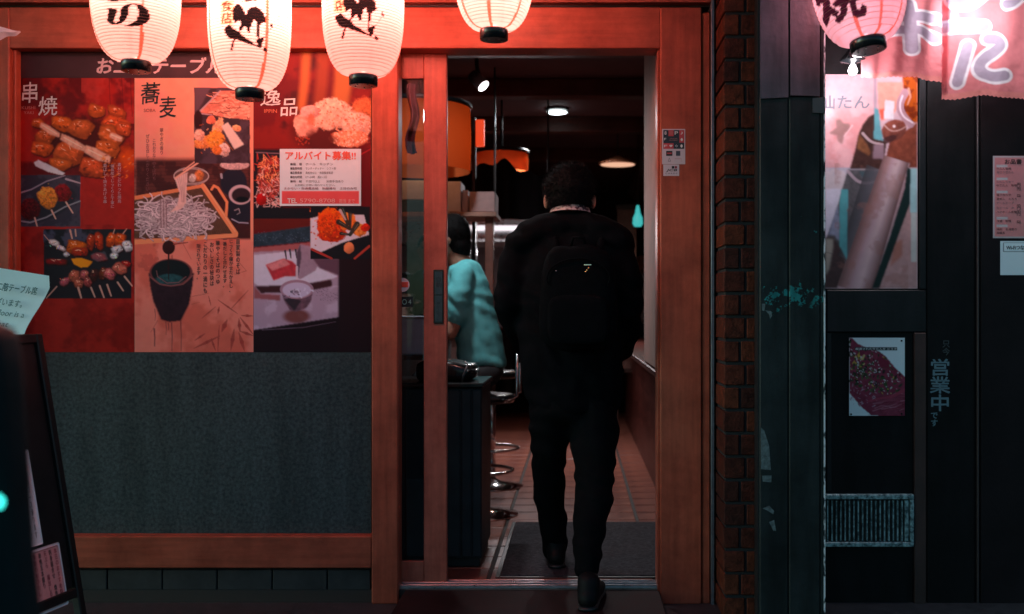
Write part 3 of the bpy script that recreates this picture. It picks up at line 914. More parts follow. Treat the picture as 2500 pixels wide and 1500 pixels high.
for (x1, y1, x2, y2, w0) in [(1128, 820, 1020, 815, 22), (1010, 830, 1125, 980, 24), (1000, 840, 1010, 960, 30), (960, 930, 930, 1120, 34), (1000, 960, 1050, 1125, 34), (1010, 950, 1125, 990, 26), (840, 990, 610, 1100, 26), (710, 970, 620, 1030, 18), (820, 680, 990, 800, 14), (1080, 600, 930, 760, 10), (900, 850, 850, 960, 40), (830, 740, 820, 800, 20), (760, 1010, 800, 1120, 18), (830, 900, 820, 1125, 12), (740, 650, 760, 730, 10), (800, 740, 680, 840, 12)]:
    mx, my = (x1 + x2) / 2, (y1 + y2) / 2
    sh.line([cb2(x1, y1), cb2(mx, my)], 1, (0.40, 0.105, 0.095), w0 / K, .8, .6)
    sh.line([cb2(mx, my), cb2(x2, y2)], w0 / K, (0.40, 0.105, 0.095), 1, .8, .6)
for (p, q) in [((600, 650), (740, 625)), ((590, 720), (660, 700)), ((500, 160), (590, 330)), ((700, 200), (780, 280)), ((980, 330), (1065, 430)), ((1065, 430), (960, 460)), ((300, 860), (240, 960))]:
    sh.line([cb2(*p), cb2(*q)], 1.6, (0.46, 0.14, 0.12), 1, .7)
sh.grade()
soba = sh.mesh('menu_poster', paper, PY)
tag(soba, 'salmon poster of soba noodles and a black dipping bowl with black brush characters', 'poster', 'menu posters on the window')
write('蕎', (343, 202, 392, 254), PY - 0.0012, ink_black, soba, 0.009, rough=0.013, tilt=-0.05, shear=0.12)
write('麦', (388, 236, 430, 287), PY - 0.0012, ink_black, soba, 0.009, rough=0.013, tilt=-0.05, shear=0.12)
write('SOBA', (351, 266, 380, 274), PY - 0.0012, mat('ink_brown', (0.30, 0.07, 0.05), 0.6), soba)
for x, t, y0, y1 in [(394, '華やぎの香り', 313, 378), (376, 'これおりなしのそば打ち', 340, 440), (360, 'ぜひお召し上がりください', 328, 466)]:
    write(t, (x - 4, y0, x + 5, y1), PY - 0.0012, mat('ink_soft', (0.16, 0.05, 0.06), 0.6), soba, 0.0, True)
cols = [('自家製のそば', 581, 583, 670), ('じっくり寝かせたかえし、', 564, 585, 714), ('一番だしと合わせます。', 549, 584, 702), ('華やぐそばのつゆ', 532, 588, 694), ('おいしさの秘訣は', 517, 592, 698), ('こだわりの一滴にも', 501, 592, 716), ('隠されています。', 485, 596, 682)]
for t, x, y0, y1 in cols:
    write(t, (x - 5, y0, x + 5, y1), PY - 0.0012, ink_black, soba, 0.012, True)

# --- special dishes poster
sh = Sheet(619.4, 126, 906, 860, 1.6, (0.165, 0.022, 0.027))
sh.mottle((619, 126, 906, 360), (0.26, 0.040, 0.035), 70, .4, .65, 41, .8)
sh.mottle((619, 126, 906, 360), (0.07, 0.012, 0.018), 50, .5, .7, 44, .8)
for (x, w0, c_, a_) in [(748, 22, (0.62, 0.26, 0.12), .75), (842, 44, (0.52, 0.24, 0.11), .8), (790, 30, (0.34, 0.11, 0.06), .7)]:
    sh.line([(x, 126), (x - 4, 200), (x - 12, 262)], w0, c_, w0 * .9, a_, 9)
sh.ell(*cc(1030, 300), 36, 30, (0.58, 0.22, 0.12), 0, .3, 1, .2, 8, .2, .5, 5)
sh.ell(*cc(650, 480), 84, 62, (0.10, 0.018, 0.02), 0, .4)
for (x, y, rx, ry, c_) in [(520, 440, 110, 120, (.78, .40, .33)), (740, 350, 190, 140, (.82, .52, .42)), (960, 440, 130, 120, (.80, .50, .42)), (900, 560, 170, 80, (.76, .34, .23)), (560, 330, 90, 60, (.72, .40, .36))]:
    sh.ell(*cc(x, y), rx / K, ry / K, c_, 0, .15, 1, .16, 9, .3, .35, 8)
for k in range(420):
    a_, r_ = rs.rand() * 6.283, math.sqrt(rs.rand())
    bx, by, bw, bh = [(740, 360, 200, 140), (960, 450, 120, 120), (880, 560, 170, 70)][rs.randint(3)]
    x, y = bx + bw * r_ * math.cos(a_), by + bh * r_ * math.sin(a_)
    sh.ell(*cc(x, y), rs.uniform(1.5, 4), rs.uniform(1.2, 2.6), [(.90, .66, .56), (.80, .36, .22), (.55, .16, .09), (.88, .56, .44)][rs.randint(4)], rs.rand() * 3, .6, .75)
sh.ell(*cc(650, 565), 42, 26, (0.12, 0.022, 0.022), .1, .5, .95, .25, 10)
sh.ell(*cc(560, 400), 14, 16, (0.55, 0.15, 0.08), .1, .6, .7, .3, 8)
for k in range(26): sh.ell(*cc(rs.uniform(430, 560), rs.uniform(540, 620)), 3, 2, (.4, .09, .06), rs.rand() * 3, .6, .8)
sh.line([cc(990, 700), cc(1080, 650)], 3, (.42, .06, .07), 3, .8)
# salad
sh.rect(619, 366, 690, 512, (0.030, 0.022, 0.032), 3)
sh.line([cc(90, 680), cc(290, 690)], 3, (0.24, 0.16, 0.19), 3, .9)
sh.ell(*cc(210, 900), 118 / K, 190 / K, (0.30, 0.07, 0.06), 0, .2, 1, .2, 9, .2, .6, 5)
for k in range(170):
    x, y = rs.uniform(95, 300), rs.uniform(730, 1140)
    c_ = [(.86, .40, .22), (.80, .50, .42), (.55, .10, .08), (.10, .03, .03)][rs.randint(4)] if y < 920 else [(.75, .44, .42), (.60, .16, .14), (.22, .05, .05), (.70, .55, .54)][rs.randint(4)]
    sh.line([cc(x, y), cc(x + rs.normal(0, 26), y + rs.normal(0, 22)), cc(x + rs.normal(0, 40), y + rs.normal(14, 30))], 2.4, c_, 1.4, .85)
sh.ell(*cc(135, 1085), 46 / K, 54 / K, (0.42, 0.015, 0.04), 0, .1, 1, .03, 8, .5)
sh.ell(*cc(155, 1045), 3, 3, (0.9, 0.7, 0.7), 0, .5)
# dark dish, table edge
sh.rect(619, 508, 760, 535, (0.020, 0.018, 0.026), 2)
sh.rect(619, 535, 760, 562, (0.155, 0.030, 0.026), 2)
sh.poly([(619, 572), (760, 552), (760, 590), (619, 604)], (0.050, 0.075, 0.105), 1, 1, .5)
for k in range(60): sh.ell(rs.uniform(620, 760), rs.uniform(566, 598), 1.6, 1.2, (.16, .20, .26), 0, .6, .6)
sh.poly([(619, 606), (760, 592), (760, 612), (619, 618)], (0.40, 0.16, 0.17), 1, 1)
# sake scene
sh.poly([(619, 616), (830, 606), (832, 786), (619, 810)], (0.46, 0.36, 0.46), 1, 2)
sh.mottle((619, 700, 832, 806), (0.58, 0.48, 0.60), 30, .4, .65, 51, .8)
sh.poly([cc2(70, 505), cc2(440, 470), cc2(620, 610), cc2(795, 690), cc2(740, 712), cc2(470, 762), cc2(110, 772), cc2(70, 745)], (0.66, 0.62, 0.74), 1, 1, .05)
sh.poly([cc2(80, 775), cc2(470, 765), cc2(740, 715), cc2(745, 775), cc2(560, 812), cc2(300, 830), cc2(130, 835)], (0.085, 0.035, 0.042), 1, 2)
sh.poly([cc2(70, 770), cc2(130, 840), cc2(300, 850), cc2(300, 900), cc2(70, 880)], (0.34, 0.15, 0.17), 1, 2)
sh.poly([cc2(172, 590), cc2(330, 535), cc2(400, 560), cc2(440, 600), cc2(430, 690), cc2(340, 690), cc2(240, 725)], (0.50, 0.09, 0.11), 1, 1, .25)
sh.poly([cc2(178, 592), cc2(330, 538), cc2(385, 585), cc2(230, 640)], (0.66, 0.30, 0.32), 1, 1, .2)
for (x, y) in [(340, 500), (380, 490), (430, 490)]: sh.line([cc2(x, y - 30), cc2(x + 10, y + 40)], 5, (0.09, 0.08, 0.11), 3)
sh.poly([cc2(470, 412), cc2(560, 432), cc2(640, 560), cc2(600, 640), cc2(470, 715), cc2(430, 690), cc2(455, 560), cc2(440, 480)], (0.40, 0.30, 0.38), 1, 1, .12)
sh.poly([cc2(440, 480), cc2(470, 415), cc2(480, 520), cc2(455, 680), cc2(435, 690)], (0.14, 0.10, 0.14), 1, 1)
sh.poly([cc2(580, 540), cc2(800, 540), cc2(800, 680), cc2(640, 620)], (0.17, 0.10, 0.14), 1, 2)
sh.line([cc2(442, 610), cc2(440, 740)], 6, (0.72, 0.60, 0.68), 4, .8)
sh.ell(*cc2(440, 1035), 135 / K, 70 / K, (0.20, 0.070, 0.060), 0, .4, .9)
sh.poly([cc2(300, 800), cc2(330, 900), cc2(380, 980), cc2(430, 995), cc2(520, 965), cc2(565, 900), cc2(582, 800)], (0.20, 0.12, 0.16), 1, 1, .4)
sh.poly([cc2(330, 890), cc2(420, 985), cc2(480, 900), cc2(400, 870)], (0.05, 0.04, 0.055), .9, 1)
sh.ell(*cc2(440, 802), 148 / K, 84 / K, (0.42, 0.28, 0.36), 0, .05)
sh.ell(*cc2(440, 808), 128 / K, 68 / K, (0.60, 0.53, 0.68), 0, .1)
for k in range(34):
    x, y = 440 + rs.normal(0, 60), 820 + rs.normal(0, 26)
    sh.ell(*cc2(x, y), rs.uniform(2, 6), rs.uniform(1.5, 3), [(.12, .09, .14), (.72, .68, .82), (.3, .22, .3)][rs.randint(3)], rs.rand() * 3, .6, .8)
for k in range(60): sh.ell(*cc2(rs.uniform(600, 790), rs.uniform(790, 900)), 2, 1.2, (.22, .16, .22), rs.rand(), .7, .6)
sh.poly([(619, 806), (830, 774), (906, 770), (906, 861), (619, 861)], (0.030, 0.012, 0.020), 1, 1)
sh.rect(826, 560, 907, 861, (0.035, 0.012, 0.020), 4)
sh.line([(640, 806), (740, 800), (820, 786)], 2.5, (0.26, 0.19, 0.25), 1.5, .6)
# fried chicken inset
sh.clip = (758, 506, 902, 632.5)
sh.rect(758, 505, 903, 633, (0.022, 0.020, 0.028))
sh.poly([cc2(560, 190), cc2(650, 165), cc2(1020, 160), cc2(1065, 330), cc2(830, 400), cc2(650, 480), cc2(560, 455)], (0.68, 0.62, 0.70), 1, 0, .06)
for (x, y, rx, ry, c_, rt) in [(740, 200, 120, 100, (.72, .15, .05), .2), (740, 320, 125, 80, (.58, .09, .045), 0), (700, 240, 90, 110, (.66, .12, .045), 0), (880, 220, 80, 80, (.74, .24, .09), .3), (980, 290, 70, 60, (.76, .30, .12), 0), (1030, 270, 40, 36, (.6, .07, .03), 0)]:
    sh.ell(*cc2(x, y), rx / K, ry / K, c_, rt, .12, 1, .2, 8, .35, .5, 6)
for k in range(110):
    sh.ell(*cc2(740 + rs.normal(0, 80), 240 + rs.normal(0, 75)), rs.uniform(1.5, 4), rs.uniform(1, 2.4), [(.84, .28, .10), (.36, .04, .02), (.62, .11, .04)][rs.randint(3)], rs.rand() * 3, .6, .75)
for (x1, y1, x2, y2, w0) in [(830, 105, 880, 240, 46), (900, 150, 900, 260, 36), (800, 220, 900, 280, 44), (960, 240, 900, 330, 50), (820, 320, 900, 330, 30)]:
    mx, my = (x1 + x2) / 2, (y1 + y2) / 2
    sh.line([cc2(x1, y1), cc2(mx, my), cc2(x2, y2)], w0 / K, (0.045, 0.048, 0.042), w0 / K * .6, .95)
    sh.line([cc2(x1 + 8, y1), cc2(mx + 8, my)], 1.6, (0.24, 0.26, 0.24), 1, .8)
sh.line([cc2(815, 120), cc2(860, 200)], 7, (0.55, 0.45, 0.45), 4, .9)
sh.ell(*cc2(890, 445), 44 / K, 52 / K, (0.70, 0.28, 0.16), 0, .12, 1, .12, 6, .4)
sh.line([cc2(570, 455), cc2(740, 535)], 6, (0.42, 0.08, 0.07), 5)
sh.line([cc2(1065, 430), cc2(940, 535)], 6, (0.46, 0.10, 0.08), 5)
sh.clip = None
sh.grade()
spc = sh.mesh('menu_poster', paper, PY)
tag(spc, 'dark red poster of special dishes with fried chicken and a sake cup', 'poster', 'menu posters on the window')
write('逸', (634, 220, 684, 258), PY - 0.0012, ink_white, spc, 0.009, rough=0.013, tilt=-0.05, shear=0.12)
write('品', (684, 241, 726, 283), PY - 0.0012, ink_white, spc, 0.009, rough=0.013, tilt=-0.05, shear=0.12)
write('IPPIN', (645, 267, 676, 276), PY - 0.0012, mat('ink_orange', (0.70, 0.16, 0.08), 0.6), spc)

# --- job flyer
fl = Sheet(683, 364, 881.5, 503, 2.0, (0.74, 0.80, 0.88))
fl.rect(688.3, 467, 877, 498.5, (0.72, 0.09, 0.095))
fl.shade((680, 360, 885, 510), 0.05, 30)
fly = fl.mesh('job_flyer', paper, PY - 0.004)
tag(fly, 'white flyer with red katakana heading and red band stuck over the special dishes poster', 'flyer')
FY = PY - 0.0052
write('アルバイト募集!!', (697, 370, 868, 391), FY, ink_red, fly, 0.03)
for y, a_, b_, x1 in [(401, '■職　種', 'ホール　キッチン', 813), (411.5, '■勤務時間', 'ランチ・ディナー　シフト制', 820), (422, '■応募資格', '高校生以上・未経験者歓迎', 813), (432.5, '■給与時間', '17〜24時　週2〜3日', 798), (443, '■時　給', '千百円以上　　深夜手当あり', 838)]:
    write(a_, (709, y - 3, 737, y + 3.4), FY, ink_grey, fly, 0.015)
    write(b_, (746, y - 3, x1, y + 3.4), FY, ink_grey, fly, 0.005)
write('お気軽にお問い合わせください。', (720, 449.5, 818, 455), FY, ink_grey, fly)
write('まかない・交通費支給　制服貸与　土日のみ可', (694, 457.5, 871, 463.5), FY, mat('ink_plum', (0.22, 0.04, 0.06), .6), fly, 0.01)
write('TEL', (702, 485, 725, 496), FY, ink_white, fly, 0.02)
write('5790-8708', (732, 485.5, 818, 495), FY, mat('ink_blush', (0.80, 0.36, 0.34), .6), fly, 0.01)
write('担当 まで', (828, 486, 866, 496), FY, mat('ink_blush', (0.80, 0.36, 0.34), .6), fly, 0.01)
# ------------------------------------------------------------------ payment stickers on the door post
KS = 7.418
def ck(x, y): return (1590 + x / KS, 280 + y / KS)
def kbox(mb, x0, y0, x1, y1, Ya, Yb): return mb.pbox(*ck(x0, y0), *ck(x1, y1), Ya, Yb)
SY = -0.0032
pay = thing('payment_sticker', 'white payment sticker with red and black icon squares on the door post', 'sticker', at(1644, 358, SY))
stick_w = mat('sticker_pale', (0.66, 0.56, 0.62), 0.4)
kbox(MB(), 195, 262, 615, 900, SY - 0.001, SY).build('sticker_sheet', stick_w, pay)
kbox(MB(), 218, 282, 597, 622, SY - 0.0016, SY - 0.0011).build('icon_field', mat('sticker_navy', (0.022, 0.026, 0.04), 0.4), pay)
red_sq = mat('sticker_red', (0.58, 0.06, 0.07), 0.4)
for (x0, y0, x1, y1) in [(312, 284, 404, 392), (508, 284, 596, 510), (222, 520, 404, 620)]:
    kbox(MB(), x0, y0, x1, y1, SY - 0.0021, SY - 0.0017).build('red_square', red_sq, pay)
for (x, y, w, h_, ch) in [(258, 335, 36, 60, '8'), (358, 335, 56, 60, '回'), (455, 335, 60, 60, 'P'), (553, 335, 40, 50, '♪'), (252, 445, 36, 40, 'F'), (552, 452, 44, 56, '♠'), (262, 570, 56, 40, 'F'), (356, 570, 56, 40, '♥'), (455, 570, 50, 44, '◇'), (548, 570, 40, 56, '●')]:
    write(ch, (*ck(x - w / 2, y - h_ / 2), *ck(x + w / 2, y + h_ / 2)), SY - 0.0026, ink_white if x != 358 else ink_rose, pay, 0.02, name='icon')
write('CASHLESS', (*ck(335, 428), *ck(470, 442)), SY - 0.0026, ink_rose, pay, 0.02)
write('PAYMENT', (*ck(330, 458), *ck(480, 474)), SY - 0.0026, ink_rose, pay, 0.02)
kbox(MB(), 270, 660, 383, 748, SY - 0.0016, SY - 0.0011).build('logo_block', ink_black, pay)
kbox(MB(), 285, 690, 370, 716, SY - 0.0021, SY - 0.0017).build('logo_block', red_sq, pay)
kbox(MB(), 448, 660, 526, 748, SY - 0.0016, SY - 0.0011).build('logo_block', mat('sticker_slate', (0.06, 0.06, 0.085), 0.4), pay)
write('△', (*ck(300, 780), *ck(355, 850)), SY - 0.0016, ink_grey, pay)
write('──┐', (*ck(425, 800), *ck(545, 858)), SY - 0.0016, ink_rose, pay, 0.02)
jc = thing('card_sticker', 'small square white card sticker below the payment sticker', 'sticker', at(1638, 416, SY))
kbox(MB(), 218, 906, 505, 1112, SY - 0.001, SY).build('sticker_sheet', stick_w, jc)
write('JCB', (*ck(272, 988), *ck(466, 1038)), SY - 0.0016, ink_black, jc, 0.05, shear=0.2)
write('CARDS', (*ck(258, 1055), *ck(470, 1078)), SY - 0.0016, ink_grey, jc, 0.02, gap=1.4)
kbox(MB(), 372, 934, 418, 978, SY - 0.0016, SY - 0.0011).build('logo_block', ink_black, jc)
kbox(MB(), 426, 934, 466, 978, SY - 0.0016, SY - 0.0011).build('logo_block', mat('ink_wine', (0.3, 0.02, 0.05), .5), jc)

# ------------------------------------------------------------------ paper lanterns
lantern_paper = sheer('lantern_paper', 0.58, 0.8)
hoop_m = sheer('lantern_hoop', 0.45, 0.7, False, (0.80, 0.56, 0.50))

def strokes(X, Y, pts, w):
    m = np.zeros(X.shape, bool)
    for (x1, y1), (x2, y2) in zip(pts[:-1], pts[1:]):
        L = max((x2 - x1) ** 2 + (y2 - y1) ** 2, 1e-9)
        t = np.clip(((X - x1) * (x2 - x1) + (Y - y1) * (y2 - y1)) / L, 0, 1)
        m |= np.hypot(X - x1 - t * (x2 - x1), Y - y1 - t * (y2 - y1)) < w / 2
    return m

def lantern(label, cx, bottom, half, Y, H, bands, paint, power, tint, p=3.2, ring=0.049, rot=(0, 0, 0), paper_col=(0.98, 0.86, 0.80), band_col=(0.86, 0.20, 0.11), rib=0.0102, bulb_up=0.0):
    s = PPM * CAM_D / (CAM_D + Y)
    Rm = half / s
    c = at(cx, bottom, Y) + Vector((0, 0, H / 2))
    root = thing('paper_lantern', label, 'lantern', c, 'paper lanterns hanging under the eaves', rot)
    nr = max(8, int(round(H / rib)))
    nz, na = nr * 4 + 1, 168
    u = np.linspace(-1, 1, nz)
    rad = ring + (Rm - ring) * np.clip(1 - np.abs(u) ** p, 0, 1) ** (1 / 2.1)
    scal = np.abs(np.sin(np.linspace(0, nr * math.pi, nz)))
    rad = rad - 0.0013 * scal
    ang = np.linspace(0, 2 * math.pi, na, endpoint=False)
    A, Z = np.meshgrid(ang, u * H / 2)
    RR = np.repeat(rad[:, None], na, 1)
    # angle 0 faces the street (-Y); positive turns to the right
    x, y = RR * np.sin(A), -RR * np.cos(A)
    co = np.stack([x, y, Z], -1).reshape(-1, 3)
    sv = PPM * CAM_D / (CAM_D + Y + y)
    px, py = VX + (c.x + x) * sv, VY - (c.z + Z - CAM_Z) * sv
    C = np.empty((nz, na, 3)); C[:] = paper_col
    C *= (0.96 + 0.08 * vnoise(A * 40, Z * 300, 9, int(cx)))[..., None]
    for b in bands:
        d = np.abs((np.degrees(A) - b + 180) % 360 - 180)
        C[(d * RR * math.pi / 180 < 0.0050)] = band_col
    front_ = np.cos(A) > 0.02
    paint(px, py, front_, C)
    grid_mesh('paper_shade', co, na, nz, C.reshape(-1, 3), lantern_paper, root, c, wrap=True)
    hb = MB()
    for k in range(1, nr):
        zz = -H / 2 + H * k / nr
        r_ = rad[k * 4] + 0.0004
        n = 44
        vs, fs = [], []
        for i in range(n):
            a = 2 * math.pi * i / n
            for (dr, dz) in ((0.0007, 0), (0, 0.0010), (-0.0007, 0), (0, -0.0010)):
                vs.append(((r_ + dr) * math.cos(a), (r_ + dr) * math.sin(a), zz + dz))
        for i in range(n):
            j = (i + 1) % n
            for q in range(4): fs.append((i * 4 + q, j * 4 + q, j * 4 + (q + 1) % 4, i * 4 + (q + 1) % 4))
        hb.raw(vs, fs, True)
    hb.build('bamboo_hoops', hoop_m, root, True)['kind'] = 'stuff'
    for sg, nm in ((-1, 'bottom_ring'), (1, 'top_ring')):
        z0 = sg * H / 2
        pr = [(ring * 0.86, z0 + sg * 0.036), (ring, z0 + sg * 0.034), (ring * 1.02, z0 + sg * 0.004), (ring * 0.98, z0 - sg * 0.004)]
        rg = MB().lathe(pr, (0, 0, 0), 36).build(nm, black_gloss, root, True)
        if sg < 0:
            nb = MB()
            for k in range(5):
                a = 2 * math.pi * k / 5 + 0.4
                nb.lathe([(0.0026, z0 - 0.0385), (0.0026, z0 - 0.035)], (ring * .6 * math.cos(a), ring * .6 * math.sin(a), 0), 8)
            nb.build('nails', chrome, rg, True)['kind'] = 'stuff'
    MB().tube([(0, 0, H / 2 + 0.03), (0, 0, max(H / 2 + 0.05, 2.66 - c.z))], 0.004).build('hanging_cord', black_paint, root, True)
    ld = bpy.data.lights.new('lantern_bulb', 'POINT')
    ld.energy, ld.color, ld.shadow_soft_size = power, tint, 0.035
    lo = bpy.data.objects.new('lantern_bulb', ld); COL.objects.link(lo)
    lo.parent = root; lo.location = (0, 0, bulb_up)
    return root

INK = (0.010, 0.008, 0.009)
HALO = (0.98, 0.88, 0.84)
def d2(x, y): return (400 + x / 4.946, y / 4.946)
G_A = [(820,130),(860,70),(890,45),(930,65),(965,120),(1000,185),(1015,110),(1060,88),(1110,80),(1170,110),(1215,170),(1228,230),(1225,275),(1185,280),(1160,320),(1150,400),(1145,470),(1128,470),(1125,380),(1115,290),(1105,232),(1085,240),(1060,300),(1045,360),(1035,402),(1015,385),(985,310),(955,340),(925,380),(905,385),(920,300),(925,255),(895,255),(850,285),(835,220)]
G_B = [(725,365),(740,330),(790,300),(815,305),(825,335),(880,368),(925,395),(960,440),(1040,490),(1110,540),(1170,570),(1165,585),(1100,560),(1000,525),(930,500),(890,480),(860,478),(845,540),(825,615),(805,600),(812,550),(840,475),(790,470),(755,430)]
G_C = [(1110,490),(1150,465),(1215,450),(1200,500),(1175,580),(1150,560),(1120,520)]
G_E = [(1280,285),(1305,290),(1325,330),(1315,345),(1295,335)]
G_F = [(1195,595),(1215,570),(1255,600),(1240,632),(1205,620)]
G_T = [(905,-40),(960,5),(1000,22),(1080,8),(1200,15),(1225,55),(1195,20),(1100,-10),(1100,-60),(905,-60)]

def brush(px, py, fr, C, dx, dy, box, words):
    if words:
        x0, y0, x1, y1 = box
        C[fr & (px > x0) & (px < x1) & (py > y0) & (py < y1)] = (0.98, 0.72, 0.45)
        C[fr & glyph_mask(words, (x0 + 3, y0 + 3, x1 - 3, y1 - 4), 0.03, True)(px, py)] = (0.10, 0.035, 0.02)
    X, Y = px - dx, py - dy
    for g in (G_A, G_B, G_C, G_E, G_F, G_T):
        C[fr & in_poly(X, Y, [d2(*q) for q in g])] = INK
    C[fr & strokes(X, Y, [d2(1200, 470), d2(1290, 350)], 1.6)] = INK

def paint1(px, py, fr, C):
    def e(x, y): return (x / 4.946, y / 4.946)
    # thick brush "no": left hook, middle stem, big right bowl
    C[fr & in_poly(px, py, [e(*q) for q in [(1280,105),(1340,98),(1395,105),(1415,135),(1400,185),(1380,230),(1378,262),(1395,275),(1425,268),(1445,235),(1450,170),(1462,110),(1490,75),(1545,50),(1620,42),(1690,52),(1745,80),(1785,120),(1808,180),(1805,235),(1775,275),(1725,303),(1650,318),(1560,324),(1462,322),(1530,305),(1600,280),(1645,245),(1668,200),(1672,140),(1660,90),(1630,62),(1590,58),(1562,80),(1552,130),(1545,190),(1520,240),(1480,275),(1420,295),(1350,298),(1310,280),(1292,245),(1300,190),(1310,150),(1318,125)]])] = INK
    C[fr & in_poly(px, py, [e(*q) for q in [(1240,-20),(1280,5),(1340,18),(1500,12),(1700,-4),(1800,-30),(1240,-40)]])] = INK
def paint2(px, py, fr, C): brush(px, py, fr, C, 0, 0, (538, -30, 570, 61), '和食店')
def paint3(px, py, fr, C): brush(px, py, fr, C, 271, -28, (815, -60, 841, 31), '和食店')
def paint4(px, py, fr, C): pass
g5 = glyph_mask('焼', (1984, -62, 2092, 56), 0.055)
def paint5(px, py, fr, C):
    C[fr & g5(px - 0.10 * (py - 0), py + 0.12 * (px - 2040))] = (0.045, 0.012, 0.025)

LY = -0.45
WARM = (1.0, 0.44, 0.385)
lantern('white paper lantern with a thick looping hiragana over the dark header strip', 332, 151, 104, LY, 0.62, (-58, 32, 122, 212), paint1, 13.2, WARM)
lantern('tallest white paper lantern with black brush character between the two other lettered ones', 610, 219, 98.5, LY, 0.62, (-53, 41, 131, 221), paint2, 13.2, WARM)
lantern('pink lit paper lantern with black brush character beside the sliding door', 887, 186, 99, LY, 0.60, (-110, 100, 180), paint3, 15.0, (1.0, 0.36, 0.325), paper_col=(0.98, 0.76, 0.70))
lantern('plain rounded paper lantern without lettering above the doorway', 1206, 74, 98, LY, 0.44, (-58, -4, 52, 110, 170, 230), paint4, 11.0, WARM, p=2.3, rib=0.0098)
lantern('tilted pink striped paper lantern with dark character in front of the pink banner', 2092, 108, 113, -0.52, 0.46, (-30, 10, 48, 120, 210), paint5, 4.4, (1.0, 0.56, 0.62), p=2.2, ring=0.060, rot=(R(-7), R(-7), 0), paper_col=(0.95, 0.70, 0.76), band_col=(0.90, 0.22, 0.16), rib=0.0165, bulb_up=0.03)

# ------------------------------------------------------------------ metal trim and brick pilaster
solo(MB().pbox(1736.5, -60, 1744, 1478, -0.012, 0.10, 0.001), 'metal_edge_strip', mat('strip_metal', (0.20, 0.21, 0.25), 0.4, 0.8, 0.2, 20), 'thin grey metal strip between the timber post and the brick pilaster', 'strip')
BX0, BX1, BF = 0.5475, 0.662, -0.224
pil = thing('brick_pilaster', 'narrow brown brick pilaster with dark joints beside the timber front', 'pilaster', (0.6, -0.1, GZ))
MB().box(BX0 + 0.007, BX1, BF + 0.008, 0.12, GZ, 2.62).build('mortar_core', mat('mortar', (0.012, 0.013, 0.015), 0.9, 0, .3, 60, .4, 200), pil)
brick_ms = [mat('brick_%d' % k, c_, 0.7, 0, 0.5, 34, 1.0, 120, spec=0.15) for k, c_ in enumerate([(0.080, 0.018, 0.010), (0.058, 0.013, 0.008), (0.098, 0.023, 0.011), (0.042, 0.011, 0.008)])]
bh = 0.0868
for k in range(31):
    z0 = GZ + 0.004 + k * bh
    cut = 0.607 if k % 2 else 0.628
    j = lambda: rnd.uniform(-0.0018, 0.0018)
    dy = j()
    MB().box(BX0 + j(), cut - 0.004, BF + dy, 0.11, z0 + 0.006 + j() * .5, z0 + bh - 0.006 + j() * .5, 0.003).build('brick', brick_ms[rnd.randrange(4)], pil)
    MB().box(cut + 0.005, BX1 + 0.002, BF + 0.001 + j(), 0.11, z0 + 0.006, z0 + bh - 0.006, 0.003).build('brick', brick_ms[rnd.randrange(4)], pil)

# ------------------------------------------------------------------ dark painted column of the neighbouring shop
def chipped(name, base, chip, lo, zc, zr):
    m = mat(name, base, 0.5, 0.1, 0.5, 5, 0.35, 90, spec=0.25)
    n, l = m.node_tree.nodes, m.node_tree.links
    b = n['Principled BSDF']
    src = b.inputs['Base Color'].links[0].from_socket
    geo = n.new('ShaderNodeNewGeometry')
    tx = n.new('ShaderNodeTexNoise'); tx.inputs['Scale'].default_value = 26; tx.inputs['Detail'].default_value = 7; tx.inputs['Roughness'].default_value = .7
    l.new(geo.outputs['Position'], tx.inputs['Vector'])
    sp = n.new('ShaderNodeSeparateXYZ'); l.new(geo.outputs['Position'], sp.inputs[0])
    d = n.new('ShaderNodeMath'); d.operation = 'SUBTRACT'; d.inputs[1].default_value = zc
    l.new(sp.outputs['Z'], d.inputs[0])
    ab = n.new('ShaderNodeMath'); ab.operation = 'ABSOLUTE'; l.new(d.outputs[0], ab.inputs[0])
    mr = n.new('ShaderNodeMapRange'); mr.inputs[1].default_value = 0; mr.inputs[2].default_value = zr; mr.inputs[3].default_value = 0.09; mr.inputs[4].default_value = -0.13
    l.new(ab.outputs[0], mr.inputs[0])
    ad = n.new('ShaderNodeMath'); ad.operation = 'ADD'; l.new(tx.outputs[0], ad.inputs[0]); l.new(mr.outputs[0], ad.inputs[1])
    gt = n.new('ShaderNodeMath'); gt.operation = 'GREATER_THAN'; gt.inputs[1].default_value = lo; l.new(ad.outputs[0], gt.inputs[0])
    mx = n.new('ShaderNodeMix'); mx.data_type = 'RGBA'
    l.new(gt.outputs[0], mx.inputs[0]); l.new(src, mx.inputs[6]); mx.inputs[7].default_value = (*chip, 1)
    l.new(mx.outputs[2], b.inputs['Base Color'])
    return m
CY = -0.30
colm = chipped('column_paint', (0.016, 0.022, 0.024), (0.02, 0.24, 0.25), 0.59, 1.15, 0.10)
cover_m = mat('cover_plate', (0.11, 0.085, 0.105), 0.38, 0.35, 0.3, 5, 0.3, 40)
clm = thing('metal_column', 'dark green sheet metal column with chipped teal paint between the two shops', 'column', (0.78, -0.15, GZ))
MB().pbox(1850, -80, 2013, 1530, CY + 0.012, 0.02).build('column_core', black_paint, clm)
MB().pbox(1855, 236, 1923.5, 1530, CY, CY + 0.012, 0.003).build('panel', colm, clm)
MB().pbox(1927, 236, 2001.5, 1530, CY, CY + 0.012, 0.003).build('panel', colm, clm)
MB().pbox(2003.5, -80, 2011, 1530, CY + 0.003, CY + 0.012, 0.002).build('edge_panel', colm, clm)
def plate(pts, Ya, nm):
    return MB().prism(pts, Ya, Ya + 0.006).build(nm, cover_m, clm)
plate([(1856, -80), (1924, -80), (1925, 238), (1856, 241)], CY - 0.008, 'cover_plate')
